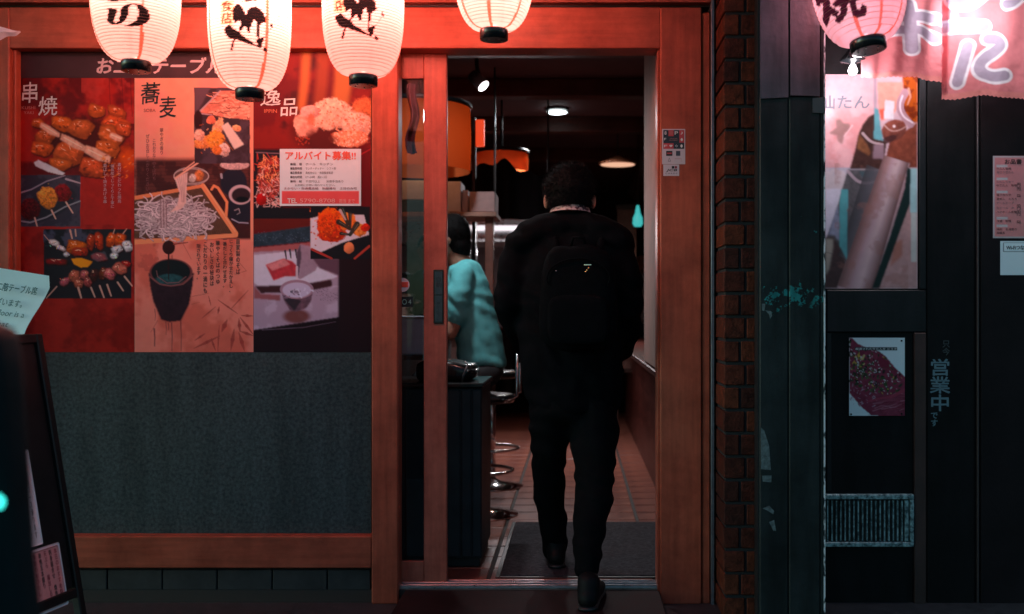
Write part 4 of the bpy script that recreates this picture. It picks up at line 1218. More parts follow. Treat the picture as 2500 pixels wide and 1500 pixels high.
plate([(1929, -80), (2001, -80), (2002, 235), (1930, 233)], CY - 0.009, 'cover_plate')
MB().pbox(2011.5, -80, 2015, 1530, CY + 0.001, CY + 0.03).build('worn_edge', mat('worn_edge', (0.80, 0.80, 0.84), 0.4, 0.2, 0, 70, 0, 1, (1, 1, .35), .5, col2=(0.03, 0.035, 0.04), ramp=(.42, .5)), clm)
flake = mat('paint_flake', (0.50, 0.58, 0.58), 0.7)
for pts in ([(1860, 742), (1869, 742), (1866, 760), (1861, 758)], [(1868, 758), (1883, 760), (1885, 772), (1880, 778), (1877, 767)], [(1858, 1044), (1866, 1052), (1878, 1090), (1882, 1148), (1858, 1146)], [(1861, 1162), (1884, 1161), (1883, 1178), (1862, 1176)], [(1878, 1275), (1890, 1270), (1895, 1297), (1888, 1296)], [(1862, 1242), (1878, 1235), (1890, 1248), (1888, 1256), (1872, 1246)]):
    MB().prism(pts, CY - 0.0012, CY - 0.0002).build('bare_patch', mat('bare_metal', (0.10, 0.13, 0.14), 0.6, 0, .5, 60), clm)
MB().prism([(1984, 240), (2014, 237), (2014, 277), (1984, 275)], CY - 0.006, CY - 0.001).build('patch_plate', mat('patch_plate', (0.03, 0.05, 0.055), .5), clm)

# ------------------------------------------------------------------ neighbouring shop: dark wall with window poster
WY = 0.02
wall_m = mat('dark_cladding', (0.0075, 0.0068, 0.0078), 0.5, 0, 0.35, 6, 0.2, 60, spec=0.16)
rail_m = mat('dark_rail', (0.013, 0.014, 0.016), 0.45, 0, 0.3, 8, 0.15, 80, spec=0.25)
weathered(wall_m, .5); weathered(rail_m, .6); weathered(colm, .45); weathered(cover_m, .6)
ns = thing('shop_facade', 'black panelled front of the neighbouring shop', 'facade', (1.5, WY, GZ))
MB().box(at(2014, 0, WY).x - 0.08, 4.5, WY, WY + 0.15, GZ, 2.75).build('wall_panel', wall_m, ns)
MB().pbox(2018, 708, 2262, 812, WY - 0.012, WY - 0.001, 0.004).build('middle_rail', rail_m, ns)
MB().pbox(2244, -80, 2262, 707.5, WY - 0.012, WY - 0.001, 0.004).build('window_jamb', rail_m, ns)
MB().pbox(2018, 812.5, 2030, 1200, WY - 0.010, WY - 0.001, 0.003).build('door_frame', rail_m, ns)
MB().pbox(2232, 812.5, 2262, 1530, WY - 0.014, WY - 0.001, 0.004).build('door_frame', wood_dark, ns)
MB().pbox(2263, -80, 2380, 1530, WY - 0.006, WY - 0.001, 0.003).build('door_leaf', wall_m, ns)
MB().pbox(2386.5, -80, 2390.5, 1530, WY - 0.016, WY - 0.001, 0.001).build('door_seal', mat('seal_metal', (0.06, 0.045, 0.05), 0.4, 0.5), ns)
MB().pbox(2394, -80, 3200, 1530, WY - 0.010, WY - 0.001, 0.003).build('door_leaf', mat('dark_red_leaf', (0.010, 0.0066, 0.0080), 0.5, 0, .3, 6, .15, 60, spec=.16), ns)
solo(MB().box(at(1850, 0, 0).x, 4.5, -0.9, -0.31, 2.66, 2.74), 'neighbour_eave', black_paint, 'dark eave projecting over the pink banner of the neighbouring shop', 'eave')

def r1(x, y): return (1990 + x / 4.121, 120 + y / 4.121)
def r2(x, y): return (1990 + x / 4.366, 400 + y / 4.366)
rp = Sheet(2015, 182, 2240, 705, 1.8, (0.56, 0.42, 0.46))
rp.rect(2015, 260, 2140, 411, (0.62, 0.33, 0.34), 24)
rp.mottle((2015, 182, 2240, 411), (0.66, 0.44, 0.46), 50, .45, .65, 61, .7)
rp.poly([r1(210, 715), r1(250, 700), r1(285, 745), r1(345, 750), r1(355, 800), r1(300, 850), r1(270, 960), r1(230, 930), r1(215, 870), r1(140, 850), r1(215, 790)], (0.30, 0.19, 0.18), .8, 2)
rp.line([r1(375, 770), r1(330, 830), r1(290, 880)], 4, (0.74, 0.52, 0.54), 2, .7)
rp.rect(2015, 411, 2240, 705, (0.56, 0.50, 0.53), 1.5)
rp.mottle((2015, 411, 2100, 705), (0.44, 0.42, 0.50), 40, .45, .6, 62, .7)
rp.rect(2203, 182, 2241, 300, (0.42, 0.12, 0.03), 4)
rp.mottle((2203, 182, 2241, 300), (0.22, 0.05, 0.02), 14, .5, .62, 63, .9)
rp.poly([r1(750, 930), r1(860, 860), r1(1030, 740), r1(1030, 1195), r1(690, 1185)], (0.27, 0.095, 0.065), 1, 0, .3)
rp.rect(2133, 182, 2140, 300, (0.42, 0.32, 0.37), 3)
rp.poly([r1(625, 330), r1(880, 330), r1(900, 470), r1(800, 640), r1(690, 720), r1(640, 620)], (0.70, 0.36, 0.31), 1, 1, .1)
rp.poly([r1(640, 610), r1(700, 600), r1(700, 700), r1(665, 720)], (0.62, 0.16, 0.12), 1, 2, .2)
rp.poly([r1(705, 512), r1(798, 528), r1(786, 708), r1(690, 702)], (0.66, 0.60, 0.64), 1, 0, .08)
rp.line([r1(905, 440), r1(850, 540), r1(860, 640), r1(960, 760)], 20, (0.44, 0.30, 0.34), 17, .95, sm=3)
rp.line([r1(880, 470), r1(845, 570), r1(880, 680), r1(980, 740)], 4, (0.74, 0.64, 0.70), 4, .9, sm=3)
rp.line([r1(940, 400), r1(960, 480), r1(930, 560)], 6, (0.62, 0.40, 0.34), 3, .7)
rp.ell(*r1(790, 820), 33, 26, (0.25, 0.095, 0.075), -.5, .1, 1, .05, 8, .3, .3, 8)
rp.ell(*r1(740, 910), 24, 9, (0.10, 0.04, 0.04), -.4, .3, .9)
rp.line([r1(690, 760), r1(760, 830), r1(850, 820), r1(930, 770)], 4, (0.56, 0.38, 0.36), 2, .8, sm=3)
rp.ell(*r1(795, 778), 4, 4, (.72, .62, .64), 0, .5)
rp.poly([r1(600, 650), r1(540, 680), r1(480, 760), r1(440, 850), r1(405, 1010), r1(350, 1205), r1(680, 1215), r1(700, 1080), r1(720, 940), r1(640, 900)], (0.095, 0.048, 0.042), 1, 1, .3)
rp.poly([r1(440, 850), r1(520, 960), r1(560, 1040), r1(540, 1075), r1(420, 1000)], (0.24, 0.115, 0.065), 1, 2, .3)
rp.line([r1(480, 850), r1(560, 940), r1(680, 960)], 7, (0.52, 0.40, 0.42), 5, .8, sm=3)
rp.poly([r1(590, 960), r1(690, 960), r1(690, 1110), r1(580, 1100)], (0.34, 0.24, 0.28), .8, 2)
rp.poly([r1(600, 590), r1(640, 610), r1(655, 750), r1(685, 925), r1(590, 905)], (0.17, 0.34, 0.38), 1, 1, .1)
rp.poly([r2(350, 60), r2(690, 70), r2(520, 560), r2(335, 1060), r2(110, 830), r2(170, 620), r2(250, 400)], (0.145, 0.135, 0.145), 1, 1, .3)
rp.line([r2(350, 80), r2(440, 185), r2(540, 215), r2(650, 190)], 8, (0.44, 0.36, 0.40), 6, .85, sm=3)
rp.poly([r2(470, 80), r2(640, 80), r2(600, 150), r2(500, 140)], (0.10, 0.15, 0.17), .9, 2)
rp.poly([r2(110, 270), r2(285, 270), r2(210, 560), r2(130, 760), r2(110, 760)], (0.62, 0.60, 0.68), 1, 1, .1)
rp.poly([r2(240, 430), r2(265, 600), r2(262, 830), r2(200, 760), r2(140, 760), r2(190, 580)], (0.32, 0.34, 0.44), .9, 2, .3)
rp.poly([r2(282, 278), r2(346, 278), r2(342, 1030), r2(262, 870), r2(262, 420)], (0.16, 0.40, 0.43), 1, 1, .1)
rp.poly([r2(730, -10), r2(1010, -10), r2(960, 300), r2(605, 1330), r2(235, 1330), r2(480, 720)], (0.47, 0.335, 0.355), 1, 1, .10)
rp.poly([r2(735, 30), r2(860, 30), r2(800, 320), r2(700, 620), r2(560, 1330), r2(430, 1330), r2(600, 800)], (0.38, 0.235, 0.235), .6, 4, .2)
rp.poly([r2(925, 400), r2(1000, 440), r2(1085, 300), r2(1085, 1330), r2(675, 1330)], (0.50, 0.34, 0.34), 1, 1, .12)
rp.poly([r2(840, 850), r2(930, 800), r2(930, 980), r2(800, 1100)], (0.44, 0.21, 0.17), .8, 5)
rp.poly([r2(985, 40), r2(1015, 60), r2(1010, 420), r2(680, 1330), r2(605, 1330), r2(800, 780), r2(960, 260)], (0.030, 0.052, 0.052), 1, 1)
rp.rect(2222, 412, 2239, 520, (0.42, 0.58, 0.60), 2)
rp.rect(2224, 520, 2238, 640, (0.55, 0.55, 0.54), 2)
rp.poly([r2(110, 790), r2(190, 790), r2(250, 870), r2(330, 1060), r2(235, 1330), r2(105, 1330)], (0.115, 0.075, 0.080), 1, 1, .2)
rp.poly([r2(110, 800), r2(190, 800), r2(190, 900), r2(150, 1120), r2(110, 1200)], (0.42, 0.40, 0.36), .95, 4)
rp.line([r2(110, 945), r2(200, 960)], 1.6, (.15, .14, .14), 1.5, .7)
rp.shade((2015, 182, 2240, 705), 0.06, 8, 66)
rp.rod(r2(700, 80), r2(330, 1010), 74, 40, [(.10, .10, .11), (.20, .19, .20), (.15, .14, .16), (.09, .085, .095)], .75)
rp.poly([r2(282, 278), r2(346, 278), r2(342, 1030), r2(262, 870), r2(262, 420)], (0.16, 0.40, 0.43), .9, 1, .1)
rp.rod(r2(865, -40), r2(420, 1345), 62, 84, [(.20, .12, .12), (.42, .30, .31), (.60, .47, .49), (.52, .39, .42), (.40, .26, .26), (.24, .15, .15)], .94)
rp.mottle((2040, 400, 2215, 705), (0.36, 0.20, 0.18), 34, .56, .72, 67, .4)
rp.poly([r2(985, 40), r2(1015, 60), r2(1010, 420), r2(680, 1330), r2(605, 1330), r2(800, 780), r2(960, 260)], (0.030, 0.052, 0.052), 1, 2)
rp.shade((2015, 182, 2240, 705), .14, 60, 69)
rp.grade(1.35, 1.25, 1.05)
rp.blur(1)
rpo = rp.mesh('window_poster', printed('poster_print_gloss', 0.3, 0.2, 0.06), WY - 0.006)
tag(rpo, 'tall pink and brown collage poster with bottles and pale rolls in the neighbouring window', 'poster')
write('仙たん', (2001, 233, 2122, 266), WY - 0.0075, mat('ink_slate', (0.20, 0.19, 0.24), .6), rpo, 0.02, rough=0.004)

# meat poster
def mp_(x, y): return (1990 + x / 4.637, 780 + y / 4.637)
mpz = Sheet(2073, 825, 2209, 1015.5, 1.5, (0.74, 0.88, 0.92))
mpz.poly([mp_(385, 205), mp_(420, 215), mp_(480, 275), mp_(560, 310), mp_(720, 360), mp_(800, 420), mp_(900, 540), mp_(1020, 655), mp_(1020, 1100), mp_(640, 1090), mp_(520, 990), mp_(385, 830)], (0.24, 0.035, 0.070), 1, 0, .4)
mpz.clip = (2073, 825, 2209, 1015)
MPOLY = [(385, 240), (480, 290), (720, 370), (860, 520), (1010, 660), (1015, 860), (840, 870), (560, 800), (385, 700)]
def in_m(x, y): return in_poly(np.array([[x]]), np.array([[y]]), MPOLY)[0, 0]
for k in range(150):
    x, y = rs.uniform(385, 1015), rs.uniform(240, 880)
    if in_m(x, y): mpz.ell(*mp_(x, y), rs.uniform(3, 8), rs.uniform(2, 5), [(.030, .045, .030), (.018, .022, .020), (.24, .035, .07), (.045, .075, .030)][rs.randint(4)], rs.rand() * 3, .5, .95, .3, 5)
for k in range(120):
    x, y = rs.uniform(385, 1000), rs.uniform(260, 840)
    if in_m(x, y): mpz.ell(*mp_(x, y), rs.uniform(1.2, 4.5), rs.uniform(1, 2.2), [(.60, .56, .60), (.42, .46, .40), (.52, .36, .08), (.46, .26, .30), (.09, .13, .06)][rs.randint(5) if x > 560 else rs.randint(5)], rs.rand() * 3, .6, .9, .3, 4)
for k in range(14): mpz.ell(*mp_(rs.uniform(400, 560), rs.uniform(380, 600)), rs.uniform(3, 6), rs.uniform(2, 4), [(.62, .50, .20), (.66, .60, .60), (.55, .38, .06)][rs.randint(3)], rs.rand() * 3, .5, .9, .3, 5)
for k in range(60): mpz.ell(*mp_(rs.uniform(400, 700), rs.uniform(700, 980)), rs.uniform(1.5, 6), rs.uniform(.8, 2), [(.42, .25, .32), (.26, .04, .09), (.5, .42, .5)][rs.randint(3)], rs.rand() * 3, .6, .7, .3, 4)
for k in range(30): mpz.line([mp_(rs.uniform(600, 1000), 880 + 7 * k), mp_(rs.uniform(700, 1015), 876 + 7 * k)], 1.4, (.24, .05, .085), 1, .6)
for k in range(46):
    x, y = rs.uniform(640, 1000), rs.uniform(860, 1060)
    mpz.line([mp_(x, y), mp_(x + rs.uniform(40, 120), y - rs.uniform(0, 40)), mp_(x + rs.uniform(120, 200), y - rs.uniform(10, 60))], 1.8, [(.50, .22, .28), (.34, .07, .11), (.16, .02, .04)][rs.randint(3)], .8, .7)
for k in range(60):
    x, y = 560 + rs.normal(0, 110), 620 + rs.normal(0, 90)
    if in_m(x, y): mpz.ell(*mp_(x, y), rs.uniform(2, 6), rs.uniform(1.5, 3.5), [(.035, .07, .03), (.02, .03, .02), (.07, .12, .05)][rs.randint(3)], rs.rand() * 3, .5, .95, .4, 4)
for k in range(50):
    x, y = 640 + rs.normal(0, 150), 620 + rs.normal(0, 110)
    if in_m(x, y): mpz.ell(*mp_(x, y), rs.uniform(1, 3), rs.uniform(.8, 1.6), (.66, .66, .68), rs.rand() * 3, .6, .9)
mpz.line([mp_(600, 930), mp_(760, 890), mp_(860, 880), mp_(1015, 800)], 5, (0.36, 0.05, 0.09), 8, .9)
mpz.poly([mp_(700, 440), mp_(740, 410), mp_(830, 480), mp_(850, 560), mp_(740, 540)], (0.20, 0.022, 0.05), 1, 1)
mpz.clip = None
mpz.rect(*mp_(450, 315), *mp_(930, 353), (0.02, 0.05, 0.055))
mto = mpz.mesh('meat_poster', paper, WY - 0.008)
tag(mto, 'small pale blue poster of marbled raw meat and herbs below the neighbouring window', 'poster')
write('厳選された牛たんを どうぞ', (*mp_(456, 322), *mp_(925, 347)), WY - 0.0095, ink_white, mto, 0.01)
for (x, y) in [(978, 243), (406, 1075), (978, 1070), (400, 240)]:
    MB().lathe([(0.0035, -0.003), (0.0035, 0)], at(*mp_(x, y), WY - 0.0085), 12, 'Y').build('pin', black_gloss, mto)

ow = write('営業中', (2271, 877, 2319, 1004), WY - 0.0075, mat('door_letters', (0.13, 0.22, 0.26), .6), ns, 0.02, True, rough=0.004)
write('です', (2273, 1008, 2289, 1041), WY - 0.0075, mat('door_letters', (0.13, 0.22, 0.26), .6), ns, 0.03, True)
write('只今', (2301, 832, 2319, 868), WY - 0.0075, mat('door_letters_dim', (0.05, 0.06, 0.065), .6), ns, 0.02, True)

# wall menu and sticker
menu = Sheet(2424, 381, 2560, 582, 2.0, (0.62, 0.20, 0.22))
menu.rect(2424, 381, 2561, 385, (0.50, 0.42, 0.46)); menu.rect(2424, 381, 2428, 583, (0.45, 0.42, 0.46)); menu.rect(2424, 578, 2561, 583, (0.40, 0.36, 0.40))
for y in (403, 434, 466, 530, 549): menu.rect(2433, y, 2460, y + 6, (0.52, 0.44, 0.48), 1)
menu.shade((2424, 381, 2560, 582), .10, 20)
mo = menu.mesh('wall_menu', printed('laminated_print', 0.10, 0.6, 0.05), WY - 0.012)
tag(mo, 'glossy pink laminated menu sheet on the dark wall at the edge', 'menu')
write('お品書', (2453, 389, 2494, 401), WY - 0.0135, ink_black, mo, .02)
for y, t in [(412, '牛たん塩焼'), (421, '厚切り芯たん'), (444, 'たんしちゅー'), (453, 'ゆでたん　味噌'), (476, '盛り合わせ'), (486, '麦めし　とろろ'), (496, 'テールスープ'), (508, '生ビール　中'), (518, 'ハイボール各種'), (540, '冷酒　熱燗'), (560, '焼酎　お湯割り'), (569, '烏龍茶')]:
    write(t, (2433, y - 3, 2433 + 7 * len(t), y + 3), WY - 0.0135, ink_black if len(t) % 2 else ink_grey, mo, .005)
for y0, y1 in ((447, 466), (475, 482), (500, 527), (539, 546)): write('円円', (2483, y0, 2491, y1), WY - 0.0135, ink_black, mo, .01, True)
wf = Sheet(2442, 589, 2560, 672, 2.0, (0.62, 0.76, 0.84))
wf.rect(2449, 593, 2561, 615, (0.10, 0.13, 0.16)); wf.rect(2450.5, 594.5, 2561, 613.5, (0.66, 0.80, 0.88))
wfo = wf.mesh('wifi_sticker', paper, WY - 0.012)
tag(wfo, 'pale blue notice with a lettered box under the laminated menu', 'sticker')
write('Wi-Fiつながる', (2457, 599, 2520, 610), WY - 0.0135, ink_black, wfo, .02)

# vent grille
VYY = WY - 0.03
vg = thing('vent_grille', 'worn metal vent grille with upright slats low on the dark wall', 'grille', at(2122, 1336, VYY))
vm = mat('vent_metal', (0.42, 0.60, 0.62), 0.4, 0.5, 0, 60, .2, 120, col2=(0.06, 0.10, 0.11), ramp=(.38, .6))
MB().pbox(2014, 1208, 2232, 1220, VYY, WY - 0.002, 0.002).build('frame', vm, vg)
MB().pbox(2014, 1325, 2232, 1336, VYY, WY - 0.002, 0.002).build('frame', vm, vg)
MB().pbox(2222, 1220.5, 2232, 1324.5, VYY, WY - 0.002, 0.002).build('frame', vm, vg)
MB().pbox(2209, 1222, 2219, 1323, VYY + 0.006, WY - 0.002, 0.002).build('inner_frame', vm, vg)
MB().pbox(2014, 1221, 2221, 1324, WY - 0.008, WY - 0.003).build('backing', black_paint, vg)
slat_me = None
for k in range(18):
    x = 2019 + 10.7 * k
    MB().pbox(x, 1223, x + 3.4, 1322, VYY + 0.008, WY - 0.009, 0.0006).build('slat', vm, vg)

# ------------------------------------------------------------------ pink banner and lamps at the neighbouring shop
cloth_m = sheer('banner_cloth', 0.12, 0.6)
BYY = -0.25
def banner_panel(x0, x1, ybot, Yb, ph):
    b = Sheet(x0, -60, x1, 250, 2.0, (0.78, 0.25, 0.27))
    def bx(x, y): return (1950 + x / 4.496, y / 4.496)
    HA, IN = (0.92, 0.86, 0.92), (0.46, 0.38, 0.48)
    lst = [([(1190, 130), (1215, 300), (1235, 740)], 31), ([(1120, 310), (1300, 290), (1480, 295)], 27), ([(885, 520), (1050, 490), (1250, 470), (1400, 500), (1500, 565)], 25),
           ([(1850, 540), (1800, 720), (1745, 930)], 26), ([(2060, 480), (2180, 470), (2230, 520), (2130, 620), (2000, 710), (1955, 800), (2000, 880), (2110, 910), (2260, 870)], 25),
           ([(1650, -40), (1680, 40), (1760, 70), (1900, 50), (2000, -30)], 24), ([(2280, 60), (2350, 40), (2420, -30)], 22), ([(1600, 330), (1800, 300), (2020, 330)], 24)]
    for q, w0 in lst: b.line([bx(*p) for p in q], w0 + 14, HA, soft=2.0, sm=3)
    for q, w0 in lst: b.line([bx(*p) for p in q], w0, IN, soft=2.0, sm=3)
    b.rect(x0, 235, x1, 250, (0.80, 0.28, 0.26), 2)
    b.shade((x0, -60, x1, 250), .08, 14, 71)
    def bend(co, X, Y):
        t = np.clip((Y + 60) / 310, 0, 1)
        u = (X - x0) / (x1 - x0)
        yb = np.interp(X, [q[0] for q in ybot], [q[1] for q in ybot])
        s = PPM * CAM_D / (CAM_D + Yb)
        newY = -60 + t * (yb + 60)
        newY = newY + 1.2 * np.sin(X * 0.55) * (t > 0.97)
        co[:, 2] = CAM_Z - (newY - VY) / s
        co[:, 1] = Yb + 0.014 * t * np.sin(u * 9 + ph) + 0.006 * np.sin(u * 23 + 3 * t + ph) + 0.012 * t * vnoise(X, Y, 40, 77) - 0.006
        return co
    return b, bend
bn = thing('shop_banner', 'pink cloth banner with white outlined kana lit from behind at the neighbouring shop', 'banner', at(2300, 0, BYY))
b, f = banner_panel(2103, 2318, [(2103, 188), (2240, 190), (2318, 204)], BYY + 0.012, 0.5)
b.mesh('cloth_panel', cloth_m, BYY + 0.012, bn, f)
b, f = banner_panel(2300, 2640, [(2300, 242), (2330, 243), (2400, 235), (2450, 239), (2520, 241), (2640, 243)], BYY - 0.012, 2.0)
b.mesh('cloth_panel', cloth_m, BYY - 0.012, bn, f)
MB().tube([at(2095, -62, BYY), at(2660, -62, BYY)], 0.011).build('hanging_pole', wood_dark, bn)

def lamp(name, label, p, power, head=True, size=0.03, hot=22):
    L = thing(name, label, 'lamp', p)
    MB().lathe([(0.0, 0.020), (0.010, 0.017), (0.016, 0.004), (0.017, -0.004), (0.012, -0.015), (0.0, -0.019)], p, 20, caps=False).build('bulb', emit(name + '_glow', (1.0, 0.96, 1.0), hot), L)
    MB().lathe([(0.012, 0.020), (0.016, 0.026), (0.046, 0.034), (0.048, 0.038), (0.018, 0.075), (0.012, 0.14)], p, 20).build('lamp_shade', black_gloss, L)
    MB().tube([p + Vector((0, 0, 0.14)), p + Vector((0, 0.05, 0.19)), Vector((p.x, WY - 0.012, p.z + 0.20))], 0.006).build('bracket', black_paint, L)
    ld = bpy.data.lights.new(name + '_light', 'POINT'); ld.energy = power; ld.shadow_soft_size = size; ld.color = (1.0, 0.93, 0.98)
    lo = bpy.data.objects.new(name + '_light', ld); COL.objects.link(lo); lo.parent = L; lo.location = (0, -0.02, -0.055)
    return L
lamp('wall_lamp', 'small bare bulb lamp glaring over the top of the collage poster', at(2082, 172, -0.21), 4.6)
lamp('wall_lamp', 'bulb lamp hidden behind the pink banner cloth', at(2330, 40, -0.10), 6.5)
# ------------------------------------------------------------------ inside the restaurant
mat_m = mat('door_mat_pile', (0.048, 0.043, 0.050), 0.95, 0, 0.5, 60, 1.0, 260, spec=0.1)
dm = thing('door_mat', 'dark grey pile mat on the tiles just inside the doorway', 'mat', (0.1, 0.7, 0))
MB().box(-0.315, 0.56, 0.19, 1.26, 0.0012, 0.010, 0.003).build('pile', mat_m, dm)
MB().box(-0.335, -0.316, 0.17, 1.28, 0.0012, 0.006, 0.002).build('rubber_edge', black_paint, dm)
MB().box(-0.315, 0.56, 0.17, 0.189, 0.0012, 0.006, 0.002).build('rubber_edge', black_paint, dm)
MB().box(-0.315, 0.56, 1.261, 1.28, 0.0012, 0.006, 0.002).build('rubber_edge', black_paint, dm)

booth_m = wood('wood_booth', (0.11, 0.030, 0.024), 'Y', 0.5, 0.4)
pt = thing('booth_partition', 'low dark wooden partition along the right side of the aisle', 'partition', (0.5, 3, 0))
MB().box(0.49, 0.56, 0.20, 6.2, 0.0, 0.82, 0.004).build('panel', booth_m, pt)
MB().box(0.325, 0.75, 0.20, 6.25, 0.822, 0.85, 0.004).build('ledge', booth_m, pt)
pil2 = solo(MB().box(0.330, 0.75, 0.21, 0.98, 0.851, 2.62, 0.01), 'plaster_pillar', cream_wall, 'pale plaster pillar on the partition just inside the right door post', 'pillar')

# ceiling lamps
def down(name, parent, p, power, col, ang, aim, size=0.04):
    ld = bpy.data.lights.new(name, 'SPOT'); ld.energy = power; ld.color = col; ld.spot_size = R(ang); ld.spot_blend = 0.8; ld.shadow_soft_size = size
    lo = bpy.data.objects.new(name, ld); COL.objects.link(lo); lo.parent = parent
    lo.location = p - ROOT[parent.name]
    lo.rotation_euler = (Vector(aim) - p).to_track_quat('-Z', 'Y').to_euler()
def ceiling_lamp(label, c1, power, aim):
    cl = thing('ceiling_lamp', label, 'lamp', c1, 'round ceiling downlights')
    MB().lathe([(0.085, c1.z + 0.03), (0.085, c1.z + 0.002), (0.078, c1.z)], (c1.x, c1.y, 0), 32).build('lamp_rim', black_paint, cl)
    MB().lathe([(0.075, c1.z - 0.012), (0.06, c1.z - 0.018), (0.0, c1.z - 0.02)], (c1.x, c1.y, 0), 32, caps=False).build('diffuser', emit('downlight_glow', (0.88, 1.0, 1.0), 6), cl)
    if c1.z < 2.58: MB().tube([c1 + Vector((0, 0, 0.03)), Vector((c1.x, c1.y, 2.62))], 0.02).build('stem', black_paint, cl)
    down('ceiling_lamp_light', cl, c1 - Vector((0, 0, 0.03)), power, (0.92, 0.97, 1.0), 150, aim, 0.07)
c1 = at(1360, 271, 3.58)
ceiling_lamp('round white downlight glowing in the middle of the dark ceiling', c1, 150, (c1.x, c1.y - 0.6, 0))
ceiling_lamp('added round white downlight on the ceiling out of view inside the entrance', Vector((-0.80, 0.95, 2.588)), 62, (-0.55, 1.3, 0))  # unseen lamp added so the seated customer and floor are lit

c2 = at(1172, 202, 2.0)
sp = thing('track_spotlight', 'pale cylindrical spotlight tilted down from the dark ceiling', 'lamp', c2)
d_ = Vector((0.55, -0.2, -0.6)).normalized()
def rod(a, b, r0, r1, n=20): return MB().tube([a, b], [r0, r1], n)
rod(c2 - d_ * 0.07, c2 + d_ * 0.03, 0.036, 0.042).build('housing', mat('spot_housing', (0.42, 0.36, 0.40), 0.45), sp)
rod(c2 + d_ * 0.031, c2 + d_ * 0.036, 0.036, 0.034).build('lens', emit('spot_glow', (1, 0.97, 1), 7), sp)
MB().tube([c2, c2 + Vector((-0.02, 0, 0.1)), Vector((c2.x - 0.02, c2.y, 2.62))], 0.012).build('bracket', black_paint, sp)
down('track_spotlight_light', sp, c2 + d_ * 0.05, 20, (1.0, 0.78, 0.76), 52, (0.33, 0.65, 1.12))

shade_o = sheer('orange_shade', 0.10, 0.8, False, (0.80, 0.17, 0.05))
def drum(label, c, r, h, power, col=(1.0, 0.50, 0.22)):
    t = thing('drum_lamp', label, 'lamp', c, 'orange drum lamps over the counter')
    MB().lathe([(r * 0.98, c.z - h / 2), (r, c.z), (r * 0.98, c.z + h / 2)], (c.x, c.y, 0), 40, caps=False).build('lamp_shade', shade_o, t)
    MB().lathe([(r + 0.004, c.z + h / 2 - 0.004), (r + 0.006, c.z + h / 2 + 0.02), (r - 0.02, c.z + h / 2 + 0.024)], (c.x, c.y, 0), 40).build('top_rim', black_paint, t)
    MB().tube([Vector((c.x, c.y, c.z + h / 2 + 0.02)), Vector((c.x, c.y, 2.62))], 0.008).build('hanging_rod', black_paint, t)
    ld = bpy.data.lights.new('drum_bulb', 'POINT'); ld.energy = power; ld.color = col; ld.shadow_soft_size = 0.05
    lo = bpy.data.objects.new('drum_bulb', ld); COL.objects.link(lo); lo.parent = t
q = at(1150, 342, 1.9); drum('large orange drum lamp partly hidden behind the sliding door', Vector((q.x - 0.30, 1.9, q.z)), 0.30, 0.37, 1.5)
q = at(1225, 398, 3.2); drum('red orange drum lamp farther back over the counter', Vector((q.x, 3.2, q.z)), 0.19, 0.13, 0.085, (1.0, 0.24, 0.12))
q = at(1171, 324, 2.4)
bl = thing('box_lamp', 'small upright orange box lamp on the dark post', 'lamp', q)
MB().pbox(1161, 292, 1182, 357, 2.4, 2.44, 0.004).build('lamp_shade', emit('box_lamp_glow', (1.0, 0.075, 0.02), 0.8), bl)
MB().pbox(1152, 285, 1160.5, 700, 2.38, 2.46, 0.004).build('post', black_paint, bl)

q = at(1508, 396, 4.0)
pl = thing('pendant_lamp', 'wide flat pendant lamp lit at its rim at the back', 'lamp', q)
MB().lathe([(0.02, 0.045), (0.045, 0.03), (0.145, -0.008), (0.15, -0.018), (0.14, -0.02)], q, 36).build('lamp_shade', mat('pendant_shade', (0.5, 0.16, 0.08), 0.35), pl)
MB().lathe([(0.135, -0.022), (0.08, -0.030), (0.0, -0.034)], q, 36, caps=False).build('diffuser', emit('pendant_glow', (1.0, 0.55, 0.36), 0.9), pl)
MB().tube([q + Vector((0, 0, 0.05)), Vector((q.x, q.y, 2.62))], 0.006).build('cord', black_paint, pl)
down('pendant_light', pl, q - Vector((0, 0, 0.05)), 16, (1.0, 0.62, 0.45), 150, (q.x, q.y, 0))

q = at(1557, 532, 4.6)
tl = thing('teal_lamp', 'small glowing teal glass lamp beside the pale pillar', 'lamp', q)
MB().lathe([(0.010, 0.105), (0.018, 0.07), (0.022, 0.04), (0.040, 0.0), (0.044, -0.05), (0.030, -0.075)], q, 24).build('lamp_shade', emit('teal_glow', (0.08, 0.78, 0.76), 0.6), tl)
MB().tube([q + Vector((0, 0, 0.1)), Vector((q.x, q.y, 2.62))], 0.004).build('cord', black_paint, tl)

# dark cloth valance under the counter lamps
vl = Sheet(1090, 402, 1345, 540, 5, (0.012, 0.010, 0.012))
def wave(co, X, Y):
    t = (Y - 402) / 138.0
    s = PPM * CAM_D / (CAM_D + 2.75)
    top = 402 + 9 * np.sin(X * .045) + 6 * np.sin(X * .11 + 1) + np.clip(X - 1240, 0, 200) * .25
    co[:, 2] = CAM_Z - ((top + (536 - top) * t) - VY) / s
    co[:, 1] = 2.75 + .03 * np.sin(X * .09)
    return co
vo = vl.mesh('cloth_valance', printed('valance_cloth', .9, .05), 2.75, None, wave)
tag(vo, 'dark wavy cloth valance hanging under the orange lamps', 'cloth')
q = at(1092, 420, 2.75); MB().tube([Vector((q.x, 2.75, q.z)), Vector((q.x, 2.75, 2.62))], .006).build('cord', black_paint, vo)
q = at(1338, 430, 2.75); MB().tube([Vector((q.x, 2.75, q.z)), Vector((q.x, 2.75, 2.62))], .006).build('cord', black_paint, vo)
